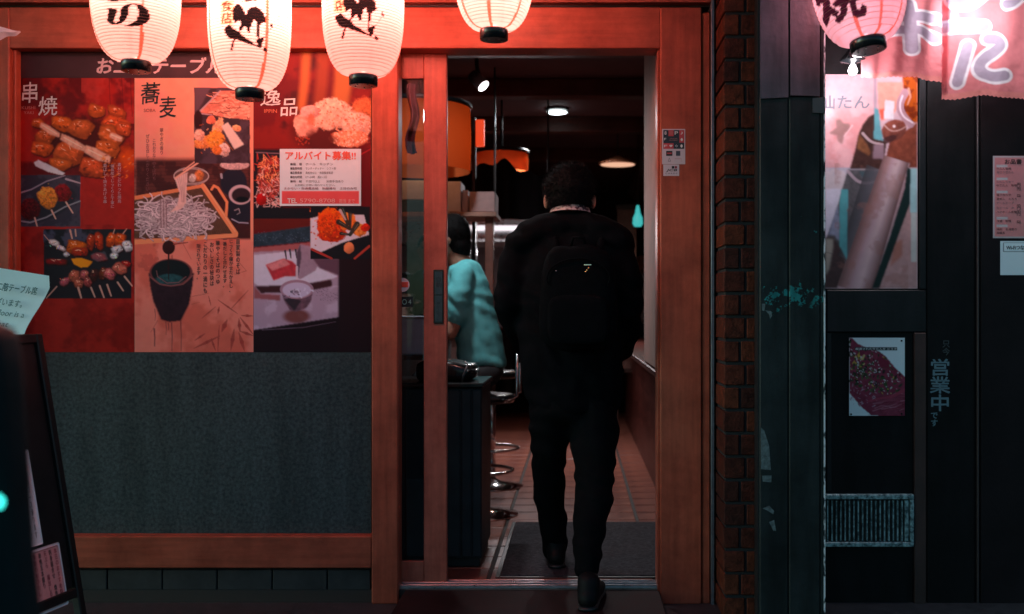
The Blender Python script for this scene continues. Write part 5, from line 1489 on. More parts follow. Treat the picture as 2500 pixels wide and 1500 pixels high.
for k, Y_ in enumerate((1.5, 2.6, 3.9, 5.4)):
    solo(MB().box(-2.59, 2.19, Y_, Y_ + .12, 2.50, 2.618, .006), 'ceiling_beam', wood('wood_beam', (0.16, 0.07, 0.06), 'X'), ['dark timber ceiling beam nearest the door', 'second dark timber ceiling beam from the door', 'third dark timber ceiling beam behind the downlight', 'rearmost dark timber ceiling beam'][k], 'beam', 'timber beams across the ceiling')
dct = thing('ceiling_duct', 'grey round ventilation duct along the ceiling at the right', 'duct', (0.62, 3.0, 2.36))
MB().tube([(0.62, 0.4, 2.36), (0.62, 6.5, 2.36)], 0.10, 24).build('duct_pipe', mat('duct_metal', (0.20, 0.17, 0.18), .45, .6, .2, 8), dct)
for Y_ in (1.2, 2.2, 3.2, 4.2):
    MB().lathe([(.104, Y_ - .012), (.106, Y_), (.104, Y_ + .012)], (0.62, 0, 2.36), 24, 'Y', caps=False).build('duct_band', steel, dct)

# slatted screen at the back
sc = thing('slatted_screen', 'brown vertical slatted screen at the back of the room', 'screen', (0.5, 5.0, 0.0))
sw = mat('screen_slat', (0.30, 0.17, 0.14), 0.6, 0, .3, 8)
for k in range(9):
    MB().pbox(1508 + 5.2 * k, 512, 1511.4 + 5.2 * k, 900, 5.0, 5.02).build('slat', sw, sc)
MB().pbox(1505, 500, 1556, 511, 4.99, 5.03).build('rail', wood_dark, sc)
MB().pbox(1505, 901, 1556, 910, 4.99, 5.03).build('rail', wood_dark, sc)
MB().pbox(1506, 901, 1508, 1040, 4.99, 5.03).build('foot', wood_dark, sc)
MB().pbox(1553, 901, 1555, 1040, 4.99, 5.03).build('foot', wood_dark, sc)

# kitchen side
kc = thing('counter', 'long dark bar counter running back along the kitchen', 'counter', (-1.4, 3, 0))
MB().box(-1.7, -0.92, 1.0, 6.0, 0.0, 0.96, 0.004).build('counter_body', wood_dark, kc)
MB().box(-1.75, -0.86, 0.98, 6.02, 0.962, 1.0, 0.006).build('counter_top', mat('counter_wood', (0.30, 0.14, 0.10), 0.35, 0, .3, 8), kc)
shf = thing('kitchen_shelf', 'wall hung wooden shelf with a brown post over the counter', 'shelf', at(1100, 525, 2.0))
MB().pbox(880, 518, 1212, 529, 2.0, 2.35, 0.003).build('board', mat('shelf_wood', (0.42, 0.22, 0.17), 0.5, 0, .3, 9), shf)
MB().pbox(1184, 529.5, 1204, 752, 2.05, 2.14, 0.003).build('post', mat('shelf_post', (0.26, 0.10, 0.075), 0.5, 0, .3, 9), shf)
MB().box(at(900, 0, 2.0).x, at(905, 0, 2.0).x, 2.0, 2.35, at(0, 529.5, 2.0).z, 2.62).build('hanger', black_paint, shf)
MB().box(at(1205, 0, 2.3).x, at(1209, 0, 2.3).x, 2.32, 2.35, at(0, 529.5, 2.0).z, 2.62).build('hanger', black_paint, shf)
white_box = mat('white_carton', (0.66, 0.58, 0.60), 0.6, 0, .15, 10)
pink_box = mat('pink_carton', (0.48, 0.30, 0.30), 0.6, 0, .2, 10)
def carton(label, x0, y0, x1, y1, Ya, Yb, m, dx=0):
    t = thing('carton', label, 'box', at((x0 + x1) / 2, y1, Ya), 'cartons on the kitchen shelf')
    MB().pbox(x0, y0, x1, y1, Ya, Yb, 0.003).build('box_body', m, t)
    MB().pbox(x0 + 1, y0 - 1.6, (x0 + x1) / 2 - .5, y0 - .2, Ya + 0.002, Yb - 0.002).build('flap', m, t)
    MB().pbox((x0 + x1) / 2 + .5, y0 - 1.6, x1 - 1, y0 - .2, Ya + 0.002, Yb - 0.002).build('flap', m, t)
carton('tall white carton on the kitchen shelf next to the sliding door', 1078, 445, 1125, 517.5, 2.02, 2.25, white_box)
carton('slim white carton between the tall carton and the pink one', 1128, 466, 1143, 517.5, 2.06, 2.2, white_box)
carton('wide pinkish carton at the end of the kitchen shelf', 1146, 470, 1208, 517.5, 2.03, 2.3, pink_box)
carton('white carton on the kitchen shelf seen through the door glass', 976, 442, 1036, 488, 2.03, 2.25, white_box)
carton('dark carton under the white one seen through the door glass', 972, 490.5, 1034, 517.5, 2.02, 2.28, mat('dark_carton', (0.06, 0.09, 0.10), .6))
hd2 = thing('kitchen_hood', 'long stainless hood behind the counter', 'hood', at(1150, 560, 4.2))
MB().prism([(980, 536), (1330, 536), (1340, 590), (970, 590)], 4.2, 4.9).build('hood_body', steel, hd2)
MB().box(at(1100, 0, 4.5).x, at(1160, 0, 4.5).x, 4.45, 4.7, at(0, 536, 4.2).z + 0.004, 2.62).build('duct', steel, hd2)
kb = MB().pbox(940, 600, 1300, 800, 5.6, 5.65)
solo(kb, 'splashback', mat('splash_steel', (0.36, 0.33, 0.36), 0.35, 0.7, .3, 5), 'grey stainless splashback on the far kitchen wall', 'splashback')
ts = thing('added_strip_lamp', 'white strip lamp added as kitchen light along the edge of the stainless hood', 'lamp', at(1200, 560, 4.1))  # lamp added for kitchen light in place of a bright reflecting stripe
MB().pbox(1120, 551, 1296, 563, 4.12, 4.15, 0.004).build('tube', emit('strip_glow', (1.0, 0.90, 0.95), 1.1), ts)
MB().pbox(1118, 545, 1298, 550.5, 4.11, 4.199, 0.002).build('fixture', steel, ts)
ld = bpy.data.lights.new('strip_light', 'AREA'); ld.energy = 16; ld.size = 1.0; ld.size_y = 0.05; ld.shape = 'RECTANGLE'; ld.color = (1.0, 0.92, 0.95)
lo = bpy.data.objects.new('strip_light', ld); COL.objects.link(lo); lo.parent = ts
lo.location = at(1200, 566, 4.1) - at(1200, 560, 4.1); lo.rotation_euler = (R(-25), 0, 0)

def bottle(label, px, py, Y, h, r, m):
    b = at(px, py, Y)
    t = thing('bottle', label, 'bottle', b, 'bottles standing on the counter')
    MB().lathe([(r * .9, 0), (r, .01), (r, h * .58), (r * .45, h * .74), (r * .36, h * .94), (r * .42, h * .945), (r * .42, h)], b, 16).build('bottle_body', m, t)
    MB().lathe([(r * 1.015, h * .16), (r * 1.015, h * .46)], b, 16, caps=False).build('bottle_label', white_box, t)
bm1 = mat('bottle_brown', (0.05, 0.02, 0.012), .12); bm2 = mat('bottle_green', (0.01, 0.05, 0.035), .12); bm3 = mat('bottle_clear', (0.22, 0.26, 0.28), .12)
for k, (X_, Y_, h, m, lb) in enumerate([(-0.93, 2.5, .30, bm1, 'tall brown bottle on the counter'), (-0.98, 2.75, .26, bm2, 'green bottle on the counter'), (-0.90, 3.1, .32, bm3, 'clear bottle on the counter near the added strip lamp'), (-0.95, 3.5, .30, bm1, 'second brown bottle farther along the counter')]):
    s_ = PPM * CAM_D / (CAM_D + Y_)
    bottle(lb, VX + X_ * s_, VY + (CAM_Z - 1.0) * s_, Y_, h, .036, m)
def ladle(label, px, Y, dz):
    p = at(px, 592, Y)
    t = thing('ladle', label, 'ladle', p, 'ladles hanging under the hood')
    MB().tube([p, p + Vector((0, 0, -.22 - dz))], .005).build('handle', steel, t)
    MB().lathe([(.0, -.03), (.025, -.024), (.038, 0)], p + Vector((0, -.03, -.22 - dz)), 16, caps=False).build('bowl', steel, t)
for k, px in enumerate((1148, 1164, 1232, 1250)): ladle(['first steel ladle hanging under the hood', 'second steel ladle hanging under the hood', 'third steel ladle past the brown post', 'last steel ladle hanging next to the doorway'][k], px, 4.25, .03 * (k % 2))
pot = thing('stock_pot', 'steel stock pot on the kitchen side seen through the door glass', 'pot', (-1.28, 3.0, 1.001))
MB().lathe([(.15, 0), (.155, .01), (.155, .21), (.165, .215), (.15, .22)], Vector((-1.28, 3.0, 1.001)), 32).build('pot_body', steel, pot)
MB().tube([Vector((-1.125, 3.0, 1.16)), Vector((-1.08, 3.0, 1.17)), Vector((-1.125, 3.03, 1.18))], .008).build('pot_handle', steel, pot)

# hanging red cloth seen through the door glass
rb = Sheet(996, 205, 1020, 376, 3, (0.05, 0.002, 0.003)); rb.shade((990, 200, 1030, 380), .5, 20)
rbo = rb.mesh('hanging_cloth', printed('cloth_print', .8, .1), 1.2, None, lambda co, X, Y: co + np.stack([0.012 * np.sin(Y * .05), 0.02 * np.sin(X * .3 + Y * .02), 0 * X], 1))
tag(rbo, 'narrow red cloth strip hanging behind the door glass', 'cloth')

# cabinet, crate and bag by the door
cab_m = mat('cabinet_teal', (0.026, 0.036, 0.042), 0.5, 0, 0.25, 7, spec=.2)
cb_ = thing('side_cabinet', 'dark slate cabinet with upright panels right behind the sliding door', 'cabinet', (-0.57, 0.5, 0))
CYY = 0.34
MB().pbox(940, 948, 1176, 1364, CYY + 0.012, 0.80, 0.004).build('cabinet_body', cab_m, cb_)
for x0, x1 in ((944, 986), (990, 1034), (1038, 1080), (1084, 1122), (1127, 1149), (1153, 1174)):
    MB().pbox(x0, 952, x1, 1360, CYY, CYY + 0.0115, 0.003).build('panel', cab_m, cb_)
MB().pbox(936, 936, 1180, 947, CYY - 0.01, 0.82, 0.004).build('cabinet_top', black_gloss, cb_)
a_, b_ = at(944, 1365, CYY), at(1170, 1430, CYY)
MB().box(a_.x, b_.x, CYY + 0.03, 0.78, 0.0, a_.z, 0.003).build('plinth', black_paint, cb_)
bag = thing('black_bag', 'black glossy bag with a strap lying on the slate cabinet', 'bag', at(1120, 935, 0.5))
bm_ = bmesh.new(); bmesh.ops.create_cube(bm_, size=1)
bmesh.ops.subdivide_edges(bm_, edges=bm_.edges[:], cuts=5, use_grid_fill=True)
pa, pb = at(1010, 880, 0.42), at(1160, 934, 0.42)
for v in bm_.verts:
    q = v.co * 2; n_ = max(1e-6, (abs(q.x) ** 5 + abs(q.y) ** 5 + abs(q.z) ** 5) ** .2); q = q / n_
    v.co = Vector(((pa.x + pb.x) / 2 + q.x * (pb.x - pa.x) / 2, 0.55 + q.y * 0.13, (pa.z + pb.z) / 2 + q.z * (pa.z - pb.z) / 2 + 0.004 * math.sin(q.x * 9) - 0.02 * max(0, q.x) * (q.z > 0)))
MB().bm(bm_, True).build('bag_body', black_gloss, bag)
MB().tube([at(1135, 884, 0.43), at(1142, 890, 0.40), at(1132, 915, 0.40), at(1128, 934, 0.42)], 0.004).build('strap', mat('strap_grey', (0.3, 0.26, 0.27), .4), bag)
cr = thing('storage_crate', 'pale blue grey plastic crate on the cabinet behind the door glass', 'crate', at(1005, 868, 0.42))
MB().pbox(966, 778, 1032, 867, 0.42, 0.62, 0.006).build('crate_body', mat('crate_plastic', (0.42, 0.46, 0.54), 0.5, 0, .1, 20), cr)
MB().pbox(964, 772, 1034, 777.5, 0.415, 0.625, 0.003).build('crate_rim', mat('crate_rim', (0.36, 0.39, 0.46), 0.5), cr)
MB().pbox(985, 868, 1032, 879.6, 0.43, 0.60).build('tray', black_gloss, cr)

# stools
def stool(label, cx, Y, seat_y, back=True):
    c = at(cx, seat_y, Y); c.z -= 0
    t = thing('bar_stool', label, 'stool', (c.x, c.y, 0), 'chrome bar stools along the counter')
    MB().lathe([(0.10, c.z - 0.05), (0.175, c.z - 0.045), (0.185, c.z - 0.02), (0.175, c.z - 0.002), (0.12, c.z)], (c.x, c.y, 0), 32).build('seat', black_gloss, t)
    MB().tube([(c.x, c.y, c.z - 0.05), (c.x, c.y, 0.03)], 0.026, 14).build('column', chrome, t)
    MB().lathe([(0.20, 0.0), (0.20, 0.008), (0.06, 0.03), (0.03, 0.05)], (c.x, c.y, 0), 36).build('base', chrome, t)
    n = 40
    MB().tube([(c.x + 0.17 * math.cos(2 * math.pi * k / n), c.y + 0.17 * math.sin(2 * math.pi * k / n), 0.24) for k in range(n + 1)], 0.010).build('foot_ring', chrome, t)
    if back:
        for sy in (-0.14, 0.14):
            MB().tube([(c.x + 0.13, c.y + sy, c.z - 0.03), (c.x + 0.20, c.y + sy, c.z), (c.x + 0.205, c.y + sy, c.z + 0.27)], 0.009).build('back_tube', chrome, t)
        MB().box(c.x + 0.198, c.x + 0.218, c.y - 0.14, c.y + 0.14, c.z + 0.17, c.z + 0.28, 0.008).build('backrest', black_gloss, t)
stool('black bar stool with chrome back tube carrying the person in the teal shirt', 1175, 1.5, 962)
stool('empty black bar stool with chrome foot ring farther along the counter', 1200, 2.4, 905, False)

# ------------------------------------------------------------------ people
def soft_body(name, chains, voxel, m, parent, smooth=6, floor_z=None, folds=0.0, seed=1, scale=1.0):
    """one continuous surface grown round chains of (point, radii)"""
    mb = MB()
    tmpl = bmesh.new(); bmesh.ops.create_uvsphere(tmpl, u_segments=14, v_segments=9, radius=1)
    tmpl.verts.index_update()
    tv = [v.co.copy() for v in tmpl.verts]; tf = [[v.index for v in f.verts] for f in tmpl.faces]; tmpl.free()
    for ch in chains:
        pts = []
        for p, r in ch:
            r = Vector((r, r, r)) if isinstance(r, (int, float)) else Vector(r)
            pts.append((Vector(p), r * scale))
        if len(pts) == 1: seq = pts
        else:
            seq = []
            for (p, r), (q, s) in zip(pts[:-1], pts[1:]):
                n = max(2, int((q - p).length / (0.35 * min(min(r), min(s)))) + 1)
                seq += [(p.lerp(q, k / n), r.lerp(s, k / n)) for k in range(n)]
            seq.append(pts[-1])
        for p, r in seq:
            mb.raw([p + Vector((v.x * r.x, v.y * r.y, v.z * r.z)) for v in tv], tf)
    me = bpy.data.meshes.new('rough'); me.from_pydata([tuple(v) for v in mb.v], [], mb.f)
    o = bpy.data.objects.new('rough', me); COL.objects.link(o)
    rm = o.modifiers.new('r', 'REMESH'); rm.mode = 'VOXEL'; rm.voxel_size = voxel; rm.use_smooth_shade = True
    sm = o.modifiers.new('s', 'SMOOTH'); sm.iterations = smooth; sm.factor = 0.5
    dg = bpy.context.evaluated_depsgraph_get()
    out = bpy.data.meshes.new_from_object(o.evaluated_get(dg))
    bpy.data.objects.remove(o); bpy.data.meshes.remove(me)
    n = len(out.vertices)
    co = np.empty(n * 3, np.float32); out.vertices.foreach_get('co', co); co = co.reshape(-1, 3)
    if folds > 0:
        nr = np.empty(n * 3, np.float32); out.vertices.foreach_get('normal', nr); nr = nr.reshape(-1, 3)
        w = vnoise(co[:, 0] * 1000 + co[:, 2] * 500 + 3000, co[:, 2] * 1000 - co[:, 0] * 350 + co[:, 1] * 300 + 4000, 95, seed, 3) - 0.5
        w2 = np.sin(co[:, 2] * 55 + co[:, 0] * 38 + 9 * vnoise(co[:, 0] * 1000 + 2000, co[:, 2] * 1000 + 2000, 140, seed + 4, 2))
        co = co + nr * (folds * (1.6 * w + 0.35 * w2))[:, None]
    if floor_z is not None: co[:, 2] = np.maximum(co[:, 2], floor_z)
    co -= np.array(ROOT.get(parent.name, Vector((0, 0, 0))))
    out.vertices.foreach_set('co', co.ravel())
    out.update()
    out.materials.clear()
    out.name = name
    for p in out.polygons: p.use_smooth = True
    return link(name, out, m, parent)

def hand(wrist, direc, side, up, curl=0.35, L=0.17, r=0.0085):
    """palm and five unequal, bent fingers"""
    d = Vector(direc).normalized(); s = Vector(side).normalized(); n = Vector(up).normalized()
    w = Vector(wrist)
    ch = [[(w, (0.026, 0.022, 0.026)), (w + d * L * .18, (0.034, 0.020, 0.034)), (w + d * L * .48, (0.036, 0.018, 0.036))]]
    for k, (o_, ln) in enumerate(((-.031, .40), (-.011, .46), (.010, .43), (.030, .33))):
        a = w + d * L * .48 + s * o_
        b = a + (d + n * curl * .4) .normalized() * L * ln * .45
        c = b + (d + n * curl * 1.4).normalized() * L * ln * .35
        e = c + (d + n * curl * 2.6).normalized() * L * ln * .28
        ch.append([(a, r * 1.08), (b, r), (c, r * .95), (e, r * .82)])
    a = w + d * L * .12 - s * .026
    b = a + (d * .6 - s * .75 + n * .2).normalized() * L * .24
    c = b + (d * .95 - s * .2 + n * .3).normalized() * L * .20
    ch.append([(a, r * 1.5), (b, r * 1.2), (c, r * .95)])
    return ch

skin_m = mat('skin', (0.52, 0.26, 0.18), 0.5, 0, 0.15, 30, 0.1, 200)
hair_m = mat('black_hair', (0.0045, 0.0042, 0.0048), 0.7, 0, 0.4, 120, 0.4, 300, spec=0.12)
jacket_m = mat('black_jacket', (0.0036, 0.0040, 0.0052), 0.9, 0, 0.3, 12, 0.35, 240, spec=0.04)
trouser_m = mat('black_trousers', (0.0034, 0.0038, 0.0048), 0.9, 0, 0.3, 12, 0.3, 260, spec=0.08)
shoe_m = mat('black_shoe', (0.005, 0.005, 0.006), 0.6, 0, 0.2, 40, spec=.15)

def T(chain, f=1.0):
    out = []
    for px, py, Y, r in chain:
        r = (r, r, r) if isinstance(r, (int, float)) else r
        out.append((at(px, py, Y), tuple(k * f for k in r)))
    return out

# --- person walking in
pm = thing('person', 'person in black jacket with backpack walking in through the doorway', 'person', (0.0, 0.1, 0.0))
torso = [(1391, 585, .16, (.150, .085, .06)), (1391, 630, .14, (.205, .115, .09)), (1390, 720, .12, (.212, .130, .10)), (1392, 820, .12, (.208, .130, .10)), (1398, 910, .12, (.205, .128, .09)), (1402, 985, .12, (.190, .125, .07))]
shl = [(1272, 598, .14, (.064, .088, .066)), (1328, 562, .15, (.080, .095, .064)), (1391, 548, .16, (.10, .09, .058)), (1455, 560, .15, (.080, .095, .064)), (1506, 592, .14, (.064, .088, .066))]
arm_l = [(1268, 612, .14, .068), (1252, 680, .11, .064), (1245, 738, .10, .062), (1262, 800, .22, .052), (1285, 850, .36, .043)]
arm_r = [(1508, 610, .14, .068), (1525, 680, .11, .065), (1534, 748, .10, .062), (1532, 815, .20, .052), (1512, 865, .36, .043)]
neck_j = [(1392, 540, .175, (.085, .075, .03)), (1392, 524, .185, (.070, .066, .02))]
leg_l = [(1352, 1000, .14, (.098, .11, .09)), (1342, 1080, .19, (.078, .09, .08)), (1337, 1140, .24, (.069, .08, .07)), (1343, 1227, .31, (.067, .074, .07)), (1352, 1291, .36, (.056, .06, .06)), (1356, 1345, .40, (.048, .055, .04))]
leg_r = [(1448, 1000, .11, (.102, .11, .09)), (1451, 1070, .09, (.097, .10, .08)), (1452, 1136, .06, (.083, .09, .08)), (1450, 1205, .02, (.077, .08, .07)), (1443, 1270, -.03, (.066, .07, .06)), (1436, 1335, -.08, (.056, .06, .06)), (1432, 1385, -.10, (.050, .058, .04))]
soft_body('jacket', [T(torso), T(shl), T(arm_l), T(arm_r), T(neck_j)], 0.012, jacket_m, pm, 5, None, 0.013, 3, 1.06)
soft_body('trousers', [T([(1402, 950, .12, (.175, .118, .06)), (1402, 1000, .12, (.175, .12, .07))]), T(leg_l), T(leg_r)], 0.011, trouser_m, pm, 4, None, 0.011, 5, 1.05)
inner = 0.80
hc = at(1391, 468, .19)
head = [[(hc, (.090, .098, .102))], [(hc + Vector((0, .035, -.055)), (.058, .066, .060))], [(hc + Vector((0, .10, -.035)), (.012, .018, .020))],
        [(at(1391, 515, .19), .056), (at(1391, 560, .16), .062)], [(hc + Vector((-.096, .0, -.040)), (.013, .024, .034))], [(hc + Vector((.096, .0, -.040)), (.013, .024, .034))]]
hand_r = hand(at(1511, 868, .37), (-0.15, 1, -.25), (1, 0, 0), (0, 0, -1), .5)
hand_l = hand(at(1286, 852, .37), (0.15, 1, -.25), (-1, 0, 0), (0, 0, -1), .5)
body = head + [T(torso, inner), T(shl, .75), T(arm_l, inner), T(arm_r, inner), T(leg_l, inner), T(leg_r, inner)] + hand_r + hand_l
soft_body('body', body, 0.0075, skin_m, pm, 3)
# hair: cap over crown and nape, with short strands
hcap = [[(hc + Vector((0, -.006, .012)), (.106, .116, .108))], [(hc + Vector((0, -.040, -.030)), (.092, .072, .066))]]
hair = soft_body('hair', hcap, 0.007, hair_m, pm, 3, None, 0.006, 8)
def strands(o, n, length, m, parent, zmin, seed):
    r = random.Random(seed); me = o.data; mb = MB()
    V = [v.co.copy() for v in me.vertices]; N = [v.normal.copy() for v in me.vertices]
    for _ in range(n):
        k = r.randrange(len(V)); p, nn = V[k], N[k]
        if p.z < zmin: continue
        t = nn.cross(Vector((r.uniform(-1, 1), r.uniform(-1, 1), r.uniform(-1, 1)))).normalized()
        e = p + (nn * .55 + Vector((r.uniform(-.4, .4), r.uniform(-.4, .4), r.uniform(-.7, .1)))).normalized() * length * r.uniform(.5, 1.1)
        mb.raw([p - t * .0009, p + t * .0009, e], [(0, 1, 2)])
    s_ = mb.build('hair_strands', m, parent, True)
    s_['kind'] = 'stuff'
    return s_
strands(hair, 9000, 0.022, hair_m, hair, -9, 4)
# patterned collar
coll = Sheet(1340, 500, 1444, 526, 1.5, (0.66, 0.50, 0.48))
coll.mottle((1340, 500, 1444, 526), (0.10, 0.05, 0.06), 7, .52, .58, 91)
def collar_bend(co, X, Y):
    u = (X - 1392) / 52.0
    th = u * 1.25
    base = at(1392, 0, .185)
    tt = (Y - 500) / 26
    co[:, 0] = base.x + (.078 + .010 * tt) * np.sin(th)
    co[:, 1] = .185 - (.092 + .012 * tt) * np.cos(th)
    co[:, 2] = at(0, 499, .10).z - .030 * tt + .006 * np.cos(th)
    return co
coll.mesh('collar', printed('collar_print', .7, .2), .15, pm, collar_bend)
def shoe(px, Y, z, yaw, lift=0.0):
    c = at(px, 765, Y); d = Vector((math.sin(yaw), math.cos(yaw), 0)); s = Vector((math.cos(yaw), -math.sin(yaw), 0))
    P = lambda f, h: Vector((c.x, c.y, z)) + d * f + Vector((0, 0, h + lift * max(0, .10 - f)))
    up = [[(P(-.085, .040), (.040, .045, .040)), (P(-.02, .045), (.042, .05, .045)), (P(.07, .036), (.046, .05, .036)), (P(.14, .026), (.044, .045, .026)), (P(.175, .022), (.034, .03, .020))], [(P(-.065, .06), (.044, .048, .04)), (P(-.055, .10), (.044, .050, .03))]]
    o = soft_body('shoe', up, 0.008, shoe_m, pm, 4, z + 0.002)
    sole = [[(P(-.090, .008), (.042, .046, .012)), (P(.02, .008), (.040, .05, .012)), (P(.11, .008), (.049, .05, .012)), (P(.18, .010), (.034, .032, .012))]]
    soft_body('sole', sole, 0.007, black_paint, o, 2, z)
shoe(1442, -0.145, -0.008, R(8))
shoe(1356, 0.415, 0.010, R(-4))
# backpack
bp_c = at(1412, 728, -0.02)
pk = bmesh.new(); bmesh.ops.create_cube(pk, size=2)
bmesh.ops.subdivide_edges(pk, edges=pk.edges[:], cuts=7, use_grid_fill=True)
for v in pk.verts:
    q = v.co.copy(); n_ = (abs(q.x) ** 4 + abs(q.y) ** 4 + abs(q.z) ** 4) ** .25; q /= n_
    v.co = bp_c + Vector((q.x * .150 * (1 - .08 * q.z), q.y * .075 - .01, q.z * .205 + .006 * math.sin(q.x * 7)))
pack = MB().bm(pk, True).build('backpack', mat('pack_nylon', (0.0034, 0.0038, 0.0049), 0.9, 0, .3, 40, .5, 300, spec=.04), pm)
pk = bmesh.new(); bmesh.ops.create_cube(pk, size=2)
bmesh.ops.subdivide_edges(pk, edges=pk.edges[:], cuts=5, use_grid_fill=True)
for v in pk.verts:
    q = v.co.copy(); n_ = (abs(q.x) ** 5 + abs(q.y) ** 5 + abs(q.z) ** 5) ** .2; q /= n_
    v.co = bp_c + Vector((q.x * .118, q.y * .022 - .088, q.z * .095 - .085))
MB().bm(pk, True).build('pocket', MATS['pack_nylon'], pack)
arc = [bp_c + Vector((.120 * math.sin(a), -.083 - .004 * math.cos(a * 1.0), .075 + .075 * math.cos(a))) for a in np.linspace(-1.9, 1.9, 26)]
MB().tube(arc, 0.0028).build('zip', jacket_m, pack)
MB().box(bp_c.x + .022, bp_c.x + .050, -.122, -.119, at(0, 649, -.1).z, at(0, 646, -.1).z, .0008).build('buckle', chrome, pack)
gold = mat('gold_pull', (0.8, 0.55, 0.25), 0.25, 1.0)
for (x, y) in ((1433, 660), (1437, 655), (1430, 664)): MB().lathe([(.0, -.004), (.0035, -.003), (.0035, .0)], at(x, y, -.122), 10, 'Y', caps=False).build('zip_pull', gold, pack)
MB().lathe([(.0, -.003), (.003, -.002), (.003, .0)], at(1358, 662, -.108), 10, 'Y', caps=False).build('zip_pull', chrome, pack)
for sx in (-1, 1):
    MB().tube([bp_c + Vector((sx * .085, .02, .19)), bp_c + Vector((sx * .095, .10, .245)), bp_c + Vector((sx * .10, .20, .225))], .014).build('shoulder_strap', MATS['pack_nylon'], pack)
MB().tube([bp_c + Vector((-.03, -.01, .20)), bp_c + Vector((-.02, -.02, .235)), bp_c + Vector((.02, -.02, .235)), bp_c + Vector((.03, -.01, .20))], .006).build('grab_handle', MATS['pack_nylon'], pack)

# --- seated customer
S = 1.5
ps = thing('person', 'person in a teal T-shirt seated sideways on a bar stool', 'person', at(1175, 962, S))
shirt_m = mat('teal_shirt', (0.17, 0.68, 0.72), 0.85, 0, 0.15, 9, 0.2, 300, spec=0.15)
st = [(1136, 655, S, (.085, .10, .05)), (1140, 690, S, (.115, .155, .07)), (1150, 740, S, (.125, .165, .08)), (1163, 800, S, (.130, .165, .08)), (1172, 850, S, (.132, .165, .07)), (1178, 885, S, (.136, .165, .035))]
sh_a = [(1132, 672, S - .13, .062), (1120, 720, S - .17, .066), (1112, 775, S - .16, .062)]
sh_b = [(1132, 672, S + .13, .062), (1118, 720, S + .17, .064), (1108, 770, S + .16, .060)]
soft_body('shirt', [T(st), T(sh_a), T(sh_b), T([(1128, 668, S - .12, .062), (1128, 668, S + .12, .062)]), T([(1205, 880, S, (.065, .14, .03)), (1214, 893, S, (.056, .13, .014))])], 0.012, shirt_m, ps, 4, None, 0.009, 12)
sfo = [(1112, 775, S - .16, .046), (1098, 812, S - .17, .042), (1050, 800, S - .14, .036), (1010, 790, S - .10, .030)]
sfo2 = [(1108, 770, S + .16, .046), (1090, 810, S + .17, .042), (1045, 795, S + .12, .036), (1008, 785, S + .08, .030)]
hs = at(1094, 580, S)
s_head = [[(hs, (.098, .078, .112))], [(hs + Vector((-.045, 0, -.055)), (.055, .058, .058))], [(hs + Vector((-.105, 0, -.02)), (.018, .013, .022))], [(hs + Vector((-.088, 0, -.07)), (.016, .025, .008))],
          [(hs + Vector((.012, -.078, -.012)), (.020, .010, .030))], [(hs + Vector((.012, .078, -.012)), (.020, .010, .030))], [(at(1112, 618, S), .056), (at(1134, 660, S), .064)]]
s_hand = hand(at(1008, 790, S - .10), (-1, .15, .05), (0, 1, 0), (0, 0, -1), .4)
s_hand2 = hand(at(1006, 785, S + .08), (-1, -.15, .05), (0, -1, 0), (0, 0, -1), .4)
th_l = [(1180, 915, S - .09, (.095, .088, .075)), (1110, 925, S - .10, (.085, .08, .072)), (1035, 930, S - .10, (.064, .062, .062)), (1040, 1050, S - .10, (.055, .055, .055)), (1050, 1150, S - .10, (.042, .042, .042))]
th_r = [(1180, 915, S + .09, (.095, .088, .075)), (1110, 925, S + .10, (.085, .08, .072)), (1030, 930, S + .10, (.064, .062, .062)), (1036, 1050, S + .10, (.055, .055, .055)), (1046, 1150, S + .10, (.042, .042, .042))]
soft_body('body', s_head + [T(st, .8), T(sh_a, .75), T(sh_b, .75), T(sfo), T(sfo2), T(th_l, .8), T(th_r, .8)] + s_hand + s_hand2, 0.008, skin_m, ps, 3)
soft_body('trousers', [T(th_l), T(th_r), T([(1180, 905, S - .06, (.11, .1, .07)), (1180, 905, S + .06, (.11, .1, .07))])], 0.012, mat('dark_trousers', (0.020, 0.020, 0.024), .8), ps, 5, None, .006, 2)
sh_hair = soft_body('hair', [[(hs + Vector((.022, 0, .022)), (.104, .092, .110))], [(hs + Vector((.062, 0, -.045)), (.066, .078, .075))], [(hs + Vector((.080, 0, -.075)), (.040, .060, .045))]], 0.008, hair_m, ps, 3, None, .004, 6)
strands(sh_hair, 2500, .02, hair_m, sh_hair, -9, 9)
for sy in (-.10, .10):
    f = at(1050, 1165, S + sy)
    soft_body('shoe', [[(f + Vector((.02, 0, 0)), (.05, .042, .045)), (f + Vector((-.06, 0, -.012)), (.05, .044, .035)), (f + Vector((-.13, 0, -.02)), (.04, .040, .026))]], .01, shoe_m, ps, 3)

